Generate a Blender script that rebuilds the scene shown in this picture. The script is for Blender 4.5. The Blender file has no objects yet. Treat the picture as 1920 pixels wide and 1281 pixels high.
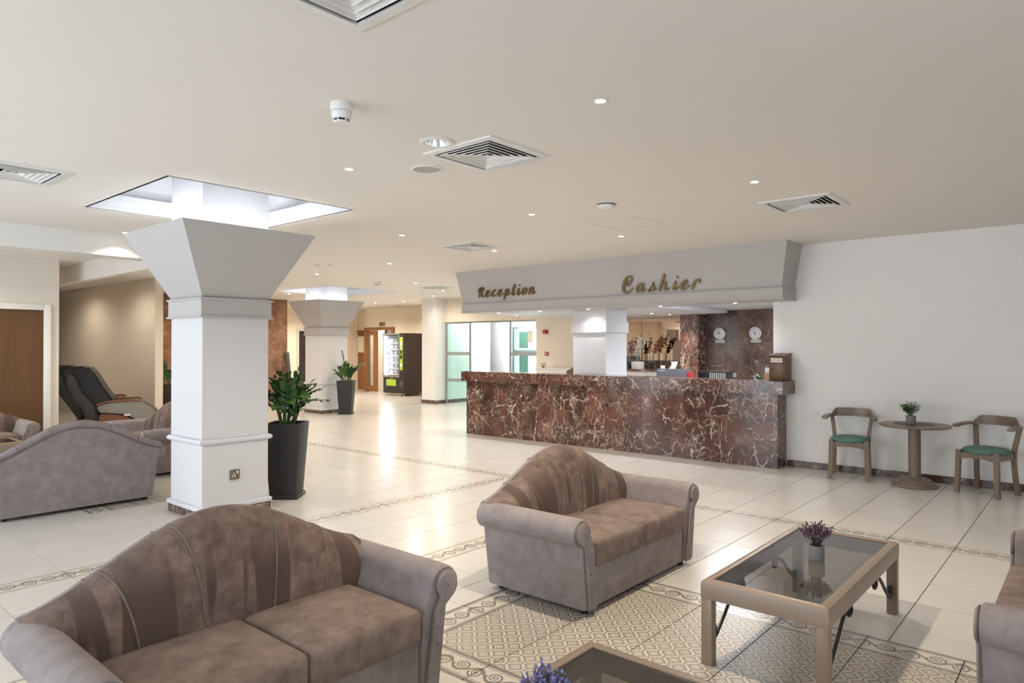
import bpy, bmesh, math, random
from mathutils import Vector, Matrix
random.seed(11)
R = math.radians
PI = math.pi
scene = bpy.context.scene
COL = scene.collection

# ---------------------------------------------------------------- camera, sky, exposure
cd = bpy.data.cameras.new('camera')
cam = bpy.data.objects.new('camera', cd)
COL.objects.link(cam)
cam.location = (0, 0, 1.6)
cam.rotation_euler = (R(90.42), 0, R(40.7))
cd.sensor_fit = 'HORIZONTAL'
cd.sensor_width = 36
cd.lens = 36 * 1285.5 / 1920
cd.clip_end = 200
scene.camera = cam

world = bpy.data.worlds.new('sky')
scene.world = world
world.use_nodes = True
wb = world.node_tree.nodes['Background']
wb.inputs[0].default_value = (0.80, 0.90, 1.0, 1)
wb.inputs[1].default_value = 5.0

vs = scene.view_settings
vs.view_transform = 'Standard'
vs.look = 'None'
vs.gamma = 1
vs.use_curve_mapping = False
vs.exposure = 0.52
scene.cycles.use_denoising = True
scene.cycles.max_bounces = 10
scene.cycles.diffuse_bounces = 6
scene.cycles.transparent_max_bounces = 12
scene.cycles.caustics_reflective = False
scene.cycles.caustics_refractive = False
scene.cycles.sample_clamp_indirect = 6

LAMP_W = 80.0          # one recessed downlight in the lounge
HALL_W = 95.0         # the stronger ones in the back hall
WARM = (1.0, 0.92, 0.81)
WARM_HALL = (1.0, 0.89, 0.74)

# ---------------------------------------------------------------- node helper
class Mat:
    def __init__(s, name, rough=0.5, metal=0.0, spec=0.5):
        s.m = bpy.data.materials.new(name)
        s.m.use_nodes = True
        s.t = s.m.node_tree
        s.b = s.t.nodes['Principled BSDF']
        s.set('Roughness', rough)
        s.set('Metallic', metal)
        s.set('Specular IOR Level', spec)
    def put(s, sock, v):
        if hasattr(v, 'is_output'):
            s.t.links.new(v, sock)
        elif isinstance(v, (tuple, list)) and len(v) == 3 and sock.type == 'RGBA':
            sock.default_value = (*v, 1)
        else:
            sock.default_value = v
    def set(s, k, v):
        s.put(s.b.inputs[k], v)
    def node(s, typ, ins=None, **props):
        n = s.t.nodes.new(typ)
        for k, v in props.items():
            setattr(n, k, v)
        for k, v in (ins or {}).items():
            s.put(n.inputs[k], v)
        return n
    def op(s, o, a, b=0.0, c=0.0):
        n = s.node('ShaderNodeMath', operation=o)
        for i, v in enumerate((a, b, c)):
            s.put(n.inputs[i], v)
        return n.outputs[0]
    def mix(s, f, a, b):
        n = s.node('ShaderNodeMix', data_type='RGBA')
        s.put(n.inputs[0], f)
        s.put(n.inputs[6], a)
        s.put(n.inputs[7], b)
        return n.outputs[2]
    def coord(s, k='Object'):
        return s.node('ShaderNodeTexCoord').outputs[k]
    def noise(s, vec, scale, detail=3, rough=.5, dist=0.0, out=0):
        return s.node('ShaderNodeTexNoise', {'Vector': vec, 'Scale': scale, 'Detail': detail, 'Roughness': rough, 'Distortion': dist}).outputs[out]
    def ramp(s, f, stops):
        n = s.node('ShaderNodeValToRGB')
        el = n.color_ramp.elements
        while len(el) < len(stops):
            el.new(0.5)
        for e, (p, c) in zip(el, stops):
            e.position = p
            e.color = (*c, 1) if isinstance(c, tuple) else (c, c, c, 1)
        s.put(n.inputs[0], f)
        return n.outputs[0]
    def vmul(s, v, k):
        n = s.node('ShaderNodeVectorMath', operation='MULTIPLY')
        s.put(n.inputs[0], v); s.put(n.inputs[1], k)
        return n.outputs[0]
    def vadd(s, v, k):
        n = s.node('ShaderNodeVectorMath', operation='ADD')
        s.put(n.inputs[0], v); s.put(n.inputs[1], k)
        return n.outputs[0]
    def bump(s, h, strength=.2, dist=.01):
        s.set('Normal', s.node('ShaderNodeBump', {'Height': h, 'Strength': strength, 'Distance': dist}).outputs[0])
    def rnd(s):
        return s.node('ShaderNodeObjectInfo').outputs['Random']

def paint(name, c, rough=.6, var=.04, spec=.3, scale=2.5):
    m = Mat(name, rough, 0, spec)
    n = m.noise(m.coord(), scale, 4)
    m.set('Base Color', m.mix(n, tuple(x * (1 - var) for x in c), tuple(min(1, x * (1 + var)) for x in c)))
    return m.m
def metal(name, c, rough=.3):
    m = Mat(name, rough, 1.0)
    n = m.noise(m.coord(), 30, 2)
    m.set('Base Color', c)
    m.set('Roughness', m.op('MULTIPLY_ADD', n, .15, rough))
    return m.m
def emit(name, c, k):
    m = Mat(name, .5)
    m.set('Base Color', c)
    m.set('Emission Color', c)
    n = m.noise(m.coord(), 3, 1)
    m.set('Emission Strength', m.op('MULTIPLY_ADD', n, k * .05, k))
    return m.m
def thin_glass(name, tint, gloss=.5, rough=.02):
    m = Mat(name)
    tr = m.node('ShaderNodeBsdfTransparent', {'Color': tint})
    gl = m.node('ShaderNodeBsdfGlossy', {'Color': (1, 1, 1), 'Roughness': rough})
    lw = m.node('ShaderNodeLayerWeight', {'Blend': .5})
    f = m.op('MULTIPLY', m.op('MULTIPLY_ADD', m.op('POWER', lw.outputs['Facing'], 4.0), .9, .035), gloss)
    mx = m.node('ShaderNodeMixShader')
    m.put(mx.inputs[0], f)
    m.t.links.new(tr.outputs[0], mx.inputs[1])
    m.t.links.new(gl.outputs[0], mx.inputs[2])
    m.t.links.new(mx.outputs[0], m.t.nodes['Material Output'].inputs[0])
    return m.m
def marble(name, dark, mid, light, vein, amount=1.0, rough=.14):
    m = Mat(name, rough, 0, .5)
    g = m.node('ShaderNodeNewGeometry').outputs['Position']
    r = m.rnd()
    off = m.node('ShaderNodeCombineXYZ', {0: m.op('MULTIPLY', r, 37.0), 1: m.op('MULTIPLY', r, 91.0), 2: m.op('MULTIPLY', r, 53.0)}).outputs[0]
    p = m.vadd(g, off)
    w = m.node('ShaderNodeTexNoise', {'Vector': p, 'Scale': 4.5, 'Detail': 6.0, 'Roughness': .66}).outputs['Color']
    q = m.vadd(p, m.vmul(w, (.13, .13, .13)))
    def veins(scale, width, rot, stretch):
        mp = m.node('ShaderNodeMapping', {'Vector': q, 'Rotation': rot, 'Scale': stretch}).outputs[0]
        d = m.node('ShaderNodeTexVoronoi', {'Vector': mp, 'Scale': scale}, feature='DISTANCE_TO_EDGE').outputs['Distance']
        return m.ramp(d, [(0.0, 1.0), (width * .45, .9), (width, 0.0)])
    def brk(scale, lo, hi):
        return m.ramp(m.noise(p, scale, 4, .6), [(lo, 0.0), (hi, 1.0)])
    v1 = m.op('MULTIPLY', veins(3.0, .012, (0, .6, 0), (1, 1, .45)), brk(4.0, .47, .55))
    v2 = m.op('MULTIPLY', m.op('MULTIPLY', veins(5.5, .016, (0, -.8, .3), (1, 1, .5)), brk(3.4, .47, .58)), .95)
    v4 = m.op('MULTIPLY', m.op('MULTIPLY', veins(9.0, .024, (.3, .2, 0), (.6, .6, 1)), brk(4.6, .50, .60)), .8)
    v3 = m.op('MULTIPLY', m.op('MULTIPLY', veins(18, .050, (0, 1.1, 0), (1, 1, .6)), brk(2.6, .50, .64)), .7)
    v1 = m.op('MAXIMUM', v1, v4)
    v = m.op('MULTIPLY', m.op('MAXIMUM', m.op('MAXIMUM', v1, v2), v3), amount)
    base = m.ramp(m.noise(p, 2.4, 6, .65), [(.28, dark), (.5, mid), (.72, light)])
    tone = m.op('MULTIPLY_ADD', m.op('FRACT', m.op('MULTIPLY', r, 17.3)), .5, .78)
    base = m.vmul(base, tone)
    cloud = m.op('MULTIPLY', m.ramp(m.noise(q, 1.5, 4), [(.60, 0.0), (.74, .45)]), amount)
    base = m.mix(cloud, base, tuple(x * .62 for x in vein))
    m.set('Base Color', m.mix(v, base, vein))
    return m.m
def suede(name, a, b, streak=False):
    m = Mat(name, .85, 0, .2)
    c = m.coord()
    n = m.noise(m.vadd(c, m.vmul(m.rnd(), (7.0, 3.0, 5.0))), 10.0, 6, .66, .25)
    f = m.ramp(n, [(.33, .05), (.67, 1.0)])
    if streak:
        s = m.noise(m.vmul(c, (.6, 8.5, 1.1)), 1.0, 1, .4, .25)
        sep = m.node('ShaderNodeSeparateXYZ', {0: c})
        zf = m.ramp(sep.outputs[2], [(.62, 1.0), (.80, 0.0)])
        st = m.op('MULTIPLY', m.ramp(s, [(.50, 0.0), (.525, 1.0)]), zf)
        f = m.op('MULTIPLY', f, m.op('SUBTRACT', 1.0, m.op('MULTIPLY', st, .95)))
    m.set('Base Color', m.mix(f, a, b))
    m.set('Sheen Weight', .07)
    m.set('Sheen Roughness', .5)
    m.set('Sheen Tint', (.85, .78, .75))
    m.bump(m.op('ADD', m.noise(c, 9.0, 4, .6), m.op('MULTIPLY', m.noise(c, 220, 2), .10)), .30, .008)
    return m.m
def wood(name, a, b, rough=.4, axis=(1, 1, .06), scale=14):
    m = Mat(name, rough, 0, .4)
    c = m.vmul(m.coord(), axis)
    n = m.noise(c, scale, 5, .6, 1.2)
    m.set('Base Color', m.mix(m.ramp(n, [(.3, 0.0), (.7, 1.0)]), a, b))
    return m.m

M = {}
M['warmwall'] = paint('warm_white_paint', (.66, .615, .555), .7, .02)
M['white'] = paint('white_paint', (.605, .60, .605), .65, .015)
M['wallwhite'] = paint('wall_white_paint', (.77, .75, .74), .7, .02)
M['cream'] = paint('cream_paint', (.86, .76, .61), .7, .02)
M['beige'] = paint('beige_paint', (.70, .62, .52), .7, .02)
M['ceil'] = paint('ceiling_paint', (.76, .725, .68), .8, .015, .15)
M['grey'] = paint('grey_gloss_paint', (.44, .42, .41), .45, .02)
M['lav'] = paint('pale_grey_paint', (.60, .60, .63), .5, .02)
M['trimwhite'] = paint('white_gloss_trim', (.74, .73, .70), .35, .02)
M['marble'] = marble('red_brown_marble', (.036, .015, .010), (.092, .037, .026), (.165, .074, .051), (.66, .57, .47), 1.0)
M['marble_b'] = marble('brown_marble', (.050, .027, .020), (.100, .055, .041), (.16, .09, .067), (.40, .345, .285), .9, .2)
M['marble_w'] = marble('ochre_marble', (.10, .045, .025), (.20, .09, .05), (.30, .15, .08), (.50, .36, .22), .8, .2)
M['suede'] = suede('taupe_suede', (.198, .165, .161), (.282, .241, .236))
M['suede_seat'] = suede('taupe_suede_seat', (.125, .088, .072), (.225, .168, .140))
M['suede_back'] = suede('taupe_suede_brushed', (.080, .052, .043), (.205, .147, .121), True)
M['piping'] = suede('taupe_piping', (.12, .09, .078), (.19, .15, .132))
M['black'] = paint('black_plastic', (.012, .012, .012), .4, .2)
M['charcoal'] = paint('charcoal_pot', (.030, .029, .030), .5, .2)
M['iron'] = paint('black_iron', (.006, .0055, .0055), .5, .2, .5)
M['tan'] = paint('tan_lacquer', (.240, .176, .128), .32, .05, .5)
M['taupewood'] = wood('taupe_wood', (.155, .110, .080), (.210, .154, .115), .32)
M['teal'] = suede('teal_fabric', (.075, .150, .130), (.125, .225, .195))
M['door'] = wood('brown_door_wood', (.108, .052, .019), (.134, .066, .025), .5)
M['door2'] = wood('orange_door_wood', (.235, .098, .034), (.30, .132, .05), .4)
M['doordark'] = wood('dark_door', (.035, .026, .022), (.055, .042, .035), .4)
M['boxwood'] = wood('walnut_box', (.105, .050, .025), (.165, .085, .045), .35)
M['smoke'] = thin_glass('smoked_glass', (.46, .445, .43), .85)
M['green_glass'] = thin_glass('green_glass', (.80, .92, .88), .9)
M['clear_glass'] = thin_glass('clear_glass', (.93, .95, .95), 1.0)
M['chrome'] = metal('chrome', (.75, .74, .72), .15)
M['steel'] = metal('brushed_steel', (.45, .45, .44), .35)
M['brass'] = metal('aged_brass', (.42, .30, .15), .35)
M['bronze_plate'] = metal('bronze_plate', (.28, .22, .16), .35)
M['plastic'] = paint('white_plastic', (.72, .71, .69), .4, .02, .5)
M['red'] = paint('red_plastic', (.30, .020, .020), .35, .1, .5)
M['lamp'] = emit('lamp_lens', (1.0, .86, .66), 30.0)
M['tube'] = emit('lamp_tube', (.86, .92, 1.0), 6.0)
M['dark'] = paint('dark_cavity', (.015, .014, .013), .8, .1)
M['leaf'] = paint('glossy_leaf', (.030, .085, .020), .25, .35, .5, 9)
M['leaf_y'] = paint('young_leaf', (.085, .175, .040), .3, .3, .5, 9)
M['stem'] = paint('green_stem', (.060, .110, .035), .5, .2)
M['soil'] = paint('soil', (.030, .022, .016), .9, .3, .2, 40)
M['tin'] = paint('weathered_tin', (.20, .195, .18), .5, .25, .5, 18)
M['lavender'] = paint('dried_purple_flower', (.115, .070, .100), .8, .4, .2, 60)
M['lavblue'] = paint('lavender_flower', (.19, .185, .38), .8, .4, .2, 60)
M['twig'] = paint('dry_twig', (.055, .042, .038), .8, .3, .2, 30)
M['grout'] = paint('tile_grout', (.17, .14, .11), .8, .15, .2, 20)
M['shellgrey'] = paint('grey_vinyl', (.055, .051, .048), .4, .1)
M['armgrey'] = paint('pewter_plastic', (.215, .20, .175), .3, .08, .5)
M['vinyl'] = paint('black_vinyl', (.014, .013, .012), .38, .2)
M['redwood'] = wood('red_wood', (.16, .055, .025), (.22, .085, .04), .3)
M['body'] = paint('dark_brown_metal', (.035, .026, .024), .4, .1)
M['lime'] = paint('lime_panel', (.33, .50, .055), .4, .08)
M['cardboard'] = paint('cardboard', (.33, .18, .10), .8, .1)
M['pebble'] = paint('white_pebble', (.62, .61, .60), .6, .3, .3, 60)
M['monitor'] = paint('slate_grey_plastic', (.125, .128, .140), .45, .06)
M['paper'] = paint('cream_paper', (.80, .77, .66), .7, .02)
M['ink'] = paint('black_ink', (.02, .02, .02), .6, .1)
M['petal_w'] = paint('white_petal', (.72, .70, .60), .6, .1)
M['petal_p'] = paint('mauve_petal', (.30, .13, .22), .6, .2)
M['petal_r'] = paint('rust_petal', (.26, .065, .045), .6, .2)
M['file'] = paint('grey_file', (.42, .41, .39), .7, .1)
M['band'] = paint('grey_green_band', (.30, .33, .325), .5, .05)
M['goldtag'] = metal('brass_plaque', (.40, .30, .14), .4)
_m = Mat('bronze_mirror', .03, 1.0)
_m.set('Base Color', _m.mix(_m.noise(_m.coord(), .5, 1), (.60, .44, .32), (.64, .47, .345)))
M['mirror'] = _m.m

# speckled floor tile
def tile_mat():
    m = Mat('cream_floor_tile', .2, 0, .5)
    g = m.node('ShaderNodeNewGeometry').outputs['Position']
    sp = m.ramp(m.noise(g, 95, 2, .6), [(.36, (.53, .50, .46)), (.52, (.58, .548, .505)), (.66, (.61, .58, .54))])
    big = m.noise(g, 1.3, 3)
    tone = m.op('MULTIPLY_ADD', m.rnd(), .05, .975)
    tone = m.op('MULTIPLY', tone, m.op('MULTIPLY_ADD', big, .10, .95))
    m.set('Base Color', m.vmul(sp, tone))
    m.set('Roughness', m.op('MULTIPLY_ADD', m.noise(g, 4.0, 3), .12, .15))
    m.bump(m.noise(g, 3.0, 2), .012, .01)
    return m.m
M['tile'] = tile_mat()
def scroll_mat(name, heavy):
    m = Mat(name, .24, 0, .5)
    c = m.coord()
    sx = m.node('ShaderNodeSeparateXYZ', {0: c})
    x, y = sx.outputs[0], sx.outputs[1]
    P = .4665 / 2
    def band(v, lo, hi):
        return m.op('MULTIPLY', m.op('GREATER_THAN', v, lo), m.op('LESS_THAN', v, hi))
    ay = m.op('ABSOLUTE', y)
    ph = m.op('MULTIPLY', m.op('ADD', x, P / 4), 2 * PI / P)
    wave = m.op('MULTIPLY', m.op('SINE', ph), .038)
    dl = m.op('ABSOLUTE', m.op('SUBTRACT', y, wave))
    line = m.op('LESS_THAN', dl, .0095)
    half = P / 2
    # one ring on each half wave, above and below in turn
    def rings(shift, sy):
        u = m.op('SUBTRACT', m.op('MODULO', m.op('ADD', x, 20 * P + shift), P), P / 2)
        v = m.op('SUBTRACT', y, sy)
        r = m.op('SQRT', m.op('ADD', m.op('MULTIPLY', u, u), m.op('MULTIPLY', v, v)))
        a = m.op('ARCTAN2', v, u)
        rs = m.op('ADD', r, m.op('MULTIPLY', a, .0022))
        return m.op('MAXIMUM', band(rs, .034, .045), m.op('MAXIMUM', band(rs, .015, .023), m.op('LESS_THAN', rs, .007)))
    k = m.op('MAXIMUM', rings(P / 2, -.010), rings(0.0, .010))
    ink = m.op('MULTIPLY', m.op('MAXIMUM', line, k), m.op('LESS_THAN', ay, .063))
    fine = m.noise(c, 160, 1)
    if heavy:
        edge = m.op('MULTIPLY', band(ay, .080, .103), m.op('MULTIPLY_ADD', fine, .9, .35))
        edge = m.op('MAXIMUM', edge, band(ay, .068, .072))
    else:
        edge = m.op('MULTIPLY', band(ay, .084, .096), .75)
    f = m.op('MINIMUM', m.op('MAXIMUM', m.op('MULTIPLY', ink, .85), edge), 1.0)
    base = m.ramp(m.noise(c, 80, 2), [(.4, (.52, .475, .41)), (.6, (.60, .555, .485))])
    m.set('Base Color', m.mix(f, base, (.13, .115, .105)))
    return m.m
M['border'] = scroll_mat('scroll_border_tile', False)
M['border_h'] = scroll_mat('scroll_border_tile_heavy', True)
def mosaic_mat():
    m = Mat('diamond_mosaic_tile', .3, 0, .5)
    c = m.coord()
    s = m.node('ShaderNodeSeparateXYZ', {0: c})
    p = .4665 / 4
    def fr(v):
        return m.op('ABSOLUTE', m.op('SUBTRACT', m.op('FRACT', m.op('ADD', m.op('DIVIDE', v, p), 40.0)), .5))
    u = fr(m.op('ADD', s.outputs[0], s.outputs[1]))
    v = fr(m.op('SUBTRACT', s.outputs[0], s.outputs[1]))
    a = m.op('MAXIMUM', u, v)
    b = m.op('MINIMUM', u, v)
    frame = m.op('MULTIPLY', m.op('LESS_THAN', a, .385), m.op('GREATER_THAN', a, .275))
    inner_line = m.op('MULTIPLY', m.op('LESS_THAN', a, .24), m.op('GREATER_THAN', a, .215))
    dots = m.op('MULTIPLY', m.op('LESS_THAN', m.op('ABSOLUTE', m.op('SUBTRACT', a, .11)), .045), m.op('LESS_THAN', m.op('ABSOLUTE', m.op('SUBTRACT', b, .11)), .045))
    core = m.op('LESS_THAN', a, .04)
    knot = m.op('GREATER_THAN', b, .435)
    dash = m.op('MULTIPLY', m.op('GREATER_THAN', a, .40), m.op('LESS_THAN', a, .415))
    f1 = m.op('MULTIPLY', m.op('MAXIMUM', m.op('MAXIMUM', frame, inner_line), m.op('MAXIMUM', dots, m.op('MAXIMUM', core, dash))), .85)
    base = m.ramp(m.noise(c, 70, 2), [(.4, (.50, .45, .38)), (.62, (.60, .55, .475))])
    col = m.mix(f1, base, (.175, .150, .128))
    m.set('Base Color', m.mix(knot, col, (.05, .045, .045)))
    return m.m
M['mosaic'] = mosaic_mat()

# ---------------------------------------------------------------- mesh helper
class MB:
    def __init__(s):
        s.v = []; s.f = []; s.mi = []
    def add(s, vs, fs, mi=0):
        o = len(s.v)
        s.v += [tuple(v) for v in vs]
        s.f += [tuple(i + o for i in f) for f in fs]
        s.mi += [mi] * len(fs)
        return s
    def box(s, x0, x1, y0, y1, z0, z1, mi=0):
        return s.add([(x0, y0, z0), (x1, y0, z0), (x1, y1, z0), (x0, y1, z0), (x0, y0, z1), (x1, y0, z1), (x1, y1, z1), (x0, y1, z1)],
                     [(0, 3, 2, 1), (4, 5, 6, 7), (0, 1, 5, 4), (1, 2, 6, 5), (2, 3, 7, 6), (3, 0, 4, 7)], mi)
    def bevbox(s, x0, x1, y0, y1, z0, z1, b=.01, seg=2):
        bm = bmesh.new()
        bmesh.ops.create_cube(bm, size=1)
        for v in bm.verts:
            v.co = Vector(((x0 + x1) / 2 + v.co.x * (x1 - x0), (y0 + y1) / 2 + v.co.y * (y1 - y0), (z0 + z1) / 2 + v.co.z * (z1 - z0)))
        bmesh.ops.bevel(bm, geom=bm.edges[:], offset=b, segments=seg, affect='EDGES', profile=.5)
        return s.bm(bm)
    def bm(s, bm, mi=0):
        bm.verts.index_update()
        s.add([v.co[:] for v in bm.verts], [[v.index for v in f.verts] for f in bm.faces], mi)
        bm.free()
        return s
    def frustum(s, cx, cy, z0, h0, z1, h1, caps=True, h0y=None, h1y=None):
        a, b = h0y or h0, h1y or h1
        vs = [(cx - h0, cy - a, z0), (cx + h0, cy - a, z0), (cx + h0, cy + a, z0), (cx - h0, cy + a, z0), (cx - h1, cy - b, z1), (cx + h1, cy - b, z1), (cx + h1, cy + b, z1), (cx - h1, cy + b, z1)]
        fs = [(0, 1, 5, 4), (1, 2, 6, 5), (2, 3, 7, 6), (3, 0, 4, 7)]
        if caps:
            fs += [(0, 3, 2, 1), (4, 5, 6, 7)]
        return s.add(vs, fs)
    def sqring(s, cx, cy, prof, close=True):
        """square tube: prof = [(half, z), ...]"""
        vs, fs, n = [], [], len(prof)
        for h, z in prof:
            vs += [(cx - h, cy - h, z), (cx + h, cy - h, z), (cx + h, cy + h, z), (cx - h, cy + h, z)]
        for i in range(n if close else n - 1):
            j = (i + 1) % n
            for k in range(4):
                l = (k + 1) % 4
                fs.append((i * 4 + k, i * 4 + l, j * 4 + l, j * 4 + k))
        return s.add(vs, fs)
    def lathe(s, prof, n=24, c=(0, 0, 0), caps=True, sy=1.0):
        vs, fs = [], []
        for r, z in prof:
            for k in range(n):
                a = 2 * PI * k / n
                vs.append((c[0] + r * math.cos(a), c[1] + r * sy * math.sin(a), c[2] + z))
        for i in range(len(prof) - 1):
            for k in range(n):
                l = (k + 1) % n
                fs.append((i * n + k, i * n + l, (i + 1) * n + l, (i + 1) * n + k))
        if caps:
            fs.append(tuple(reversed(range(n))))
            fs.append(tuple(range((len(prof) - 1) * n, len(prof) * n)))
        return s.add(vs, fs)
    def tube(s, pts, r, n=8, caps=True, flat=1.0):
        pts = [Vector(p) for p in pts]
        rs = r if isinstance(r, (list, tuple)) else [r] * len(pts)
        vs, fs = [], []
        up = None
        for i, p in enumerate(pts):
            t = (pts[min(i + 1, len(pts) - 1)] - pts[max(i - 1, 0)])
            t = t.normalized() if t.length > 1e-9 else Vector((0, 0, 1))
            if up is None:
                up = Vector((0, 0, 1)) if abs(t.z) < .9 else Vector((1, 0, 0))
            side = t.cross(up).normalized()
            up = side.cross(t).normalized()
            for k in range(n):
                a = 2 * PI * k / n
                vs.append(p + side * math.cos(a) * rs[i] + up * math.sin(a) * rs[i] * flat)
        for i in range(len(pts) - 1):
            for k in range(n):
                l = (k + 1) % n
                fs.append((i * n + k, i * n + l, (i + 1) * n + l, (i + 1) * n + k))
        if caps:
            fs.append(tuple(reversed(range(n))))
            fs.append(tuple(range((len(pts) - 1) * n, len(pts) * n)))
        return s.add(vs, fs)
    def prism(s, poly, lo, hi, axis='x'):
        """poly in the two other axes, extruded lo..hi"""
        def P(a, b, t):
            return {'x': (t, a, b), 'y': (a, t, b), 'z': (a, b, t)}[axis]
        n = len(poly)
        vs = [P(a, b, lo) for a, b in poly] + [P(a, b, hi) for a, b in poly]
        fs = [(i, (i + 1) % n, n + (i + 1) % n, n + i) for i in range(n)] + [tuple(reversed(range(n))), tuple(range(n, 2 * n))]
        return s.add(vs, fs)
    def loft(s, rings, caps=True, closed=True):
        n = len(rings[0])
        vs = [p for r in rings for p in r]
        fs = []
        for i in range(len(rings) - 1):
            for k in range(n if closed else n - 1):
                l = (k + 1) % n
                fs.append((i * n + k, i * n + l, (i + 1) * n + l, (i + 1) * n + k))
        if caps:
            fs.append(tuple(reversed(range(n))))
            fs.append(tuple(range((len(rings) - 1) * n, len(rings) * n)))
        return s.add(vs, fs)
    def rbox(s, hx, hy, hz, r, c=(0, 0, 0), crown=0.0, n=6):
        def ts(h):
            o = [-h, -h + r * .3, -h + r]
            o += [-h + r + (2 * h - 2 * r) * i / n for i in range(1, n)]
            return o + [h - r, h - r * .3, h]
        bm = bmesh.new()
        ax = [ts(hx), ts(hy), ts(hz)]
        hs = (hx, hy, hz)
        for d in range(3):
            e, g = (d + 1) % 3, (d + 2) % 3
            for sg in (-1, 1):
                grid = []
                for a in ax[e]:
                    row = []
                    for b in ax[g]:
                        p = [0, 0, 0]
                        p[d] = sg * hs[d]; p[e] = a; p[g] = b
                        q = [max(-h + r, min(h - r, x)) for x, h in zip(p, hs)]
                        dv = Vector(p) - Vector(q)
                        v = Vector(q) + dv.normalized() * r if dv.length > 1e-9 else Vector(p)
                        cr = crown * max(0, 1 - (v.x / hx) ** 2) * max(0, 1 - (v.y / hy) ** 2)
                        v.z += cr * (1 if v.z > 0 else -.2)
                        row.append(bm.verts.new(v + Vector(c)))
                    grid.append(row)
                for i in range(len(grid) - 1):
                    for j in range(len(grid[0]) - 1):
                        q4 = [grid[i][j], grid[i + 1][j], grid[i + 1][j + 1], grid[i][j + 1]]
                        bm.faces.new(q4 if sg > 0 else q4[::-1])
        bmesh.ops.remove_doubles(bm, verts=bm.verts[:], dist=1e-5)
        return s.bm(bm)
    def mesh(s, name, smooth=None):
        me = bpy.data.meshes.new(name)
        me.from_pydata(s.v, [], s.f)
        if any(s.mi):
            me.polygons.foreach_set('material_index', s.mi)
        bm = bmesh.new(); bm.from_mesh(me)
        bmesh.ops.recalc_face_normals(bm, faces=bm.faces[:])
        bm.to_mesh(me); bm.free()
        if smooth:
            me.polygons.foreach_set('use_smooth', [True] * len(me.polygons))
            me.set_sharp_from_angle(angle=R(smooth))
        me.update()
        return me
    def build(s, name, mat, parent=None, smooth=None, **kw):
        return obj(name, s.mesh(name, smooth), mat, parent, **kw)

def obj(name, me, mat=None, parent=None, loc=None, rot=None, label=None, cat=None, group=None, kind=None):
    o = bpy.data.objects.new(name, me)
    COL.objects.link(o)
    if mat is not None and me is not None and not me.materials:
        for k in (mat if isinstance(mat, (list, tuple)) else [mat]):
            me.materials.append(M[k])
    o.parent = parent
    if loc is not None:
        o.location = loc
    if rot is not None:
        o.rotation_euler = rot
    tag(o, label, cat, group, kind)
    return o
def tag(o, label=None, cat=None, group=None, kind=None):
    if label: o['label'] = label
    if cat: o['category'] = cat
    if group: o['group'] = group
    if kind: o['kind'] = kind
    return o
def thing(name, label, cat, loc=(0, 0, 0), rz=0.0, group=None):
    return obj(name, None, None, None, loc, (0, 0, rz), label, cat, group)
def struct(name, mb, mat, parent=None, smooth=None):
    return mb.build(name, mat, parent, smooth, kind='structure' if parent is None else None)
def copy_tree(o, parent=None):
    c = o.copy()
    COL.objects.link(c)
    c.parent = parent
    for ch in list(KIDS.get(o.name, [])) or list(o.children):
        copy_tree(ch, c)
    return c
KIDS = {}
def dup(o, loc, rz, label):
    c = copy_tree(o)
    c.location = loc
    c.rotation_euler = (0, 0, rz)
    c['label'] = label
    return c
def light(name, typ, loc, energy, color, parent=None, rot=None, **kw):
    d = bpy.data.lights.new(name, typ)
    d.energy = energy
    d.color = color
    for k, v in kw.items():
        setattr(d, k, v)
    o = bpy.data.objects.new(name, d)
    COL.objects.link(o)
    o.location = loc
    o.parent = parent
    if rot:
        o.rotation_euler = rot
    return o
def catmull(pts, n=6):
    P = [Vector(p) for p in pts]
    P = [P[0] * 2 - P[1]] + P + [P[-1] * 2 - P[-2]]
    out = []
    for i in range(1, len(P) - 2):
        for k in range(n):
            t = k / n
            a, b, c, d = P[i - 1], P[i], P[i + 1], P[i + 2]
            out.append(.5 * ((2 * b) + (c - a) * t + (2 * a - 5 * b + 4 * c - d) * t * t + (3 * b - a - 3 * c + d) * t ** 3))
    out.append(P[-2].copy())
    return out
def text_mesh(body, size, depth=.0006):
    cu = bpy.data.curves.new('lettering', 'FONT')
    cu.body = body
    cu.size = size
    cu.align_x = 'CENTER'
    cu.align_y = 'CENTER'
    cu.extrude = depth
    cu.resolution_u = 3
    o = bpy.data.objects.new('lettering', cu)
    COL.objects.link(o)
    bpy.context.view_layer.update()
    me = bpy.data.meshes.new_from_object(o.evaluated_get(bpy.context.evaluated_depsgraph_get()))
    bpy.data.objects.remove(o)
    bpy.data.curves.remove(cu)
    return me
# ---------------------------------------------------------------- the room
ZC = 2.95
YW = 9.385
VENTS = [(-3.27, 3.535), (-2.075, 1.47), (-2.12, 6.68), (-6.36, 1.49), (-6.44, 6.63), (-11.5, 10.7)]
COLS = [(-6.581, 3.243, .345), (-14.40, 9.77, .375)]
COFFERS = [(-7.42, -5.60, 2.34, 4.08), (-15.15, -13.05, 8.95, 10.9)]

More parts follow.
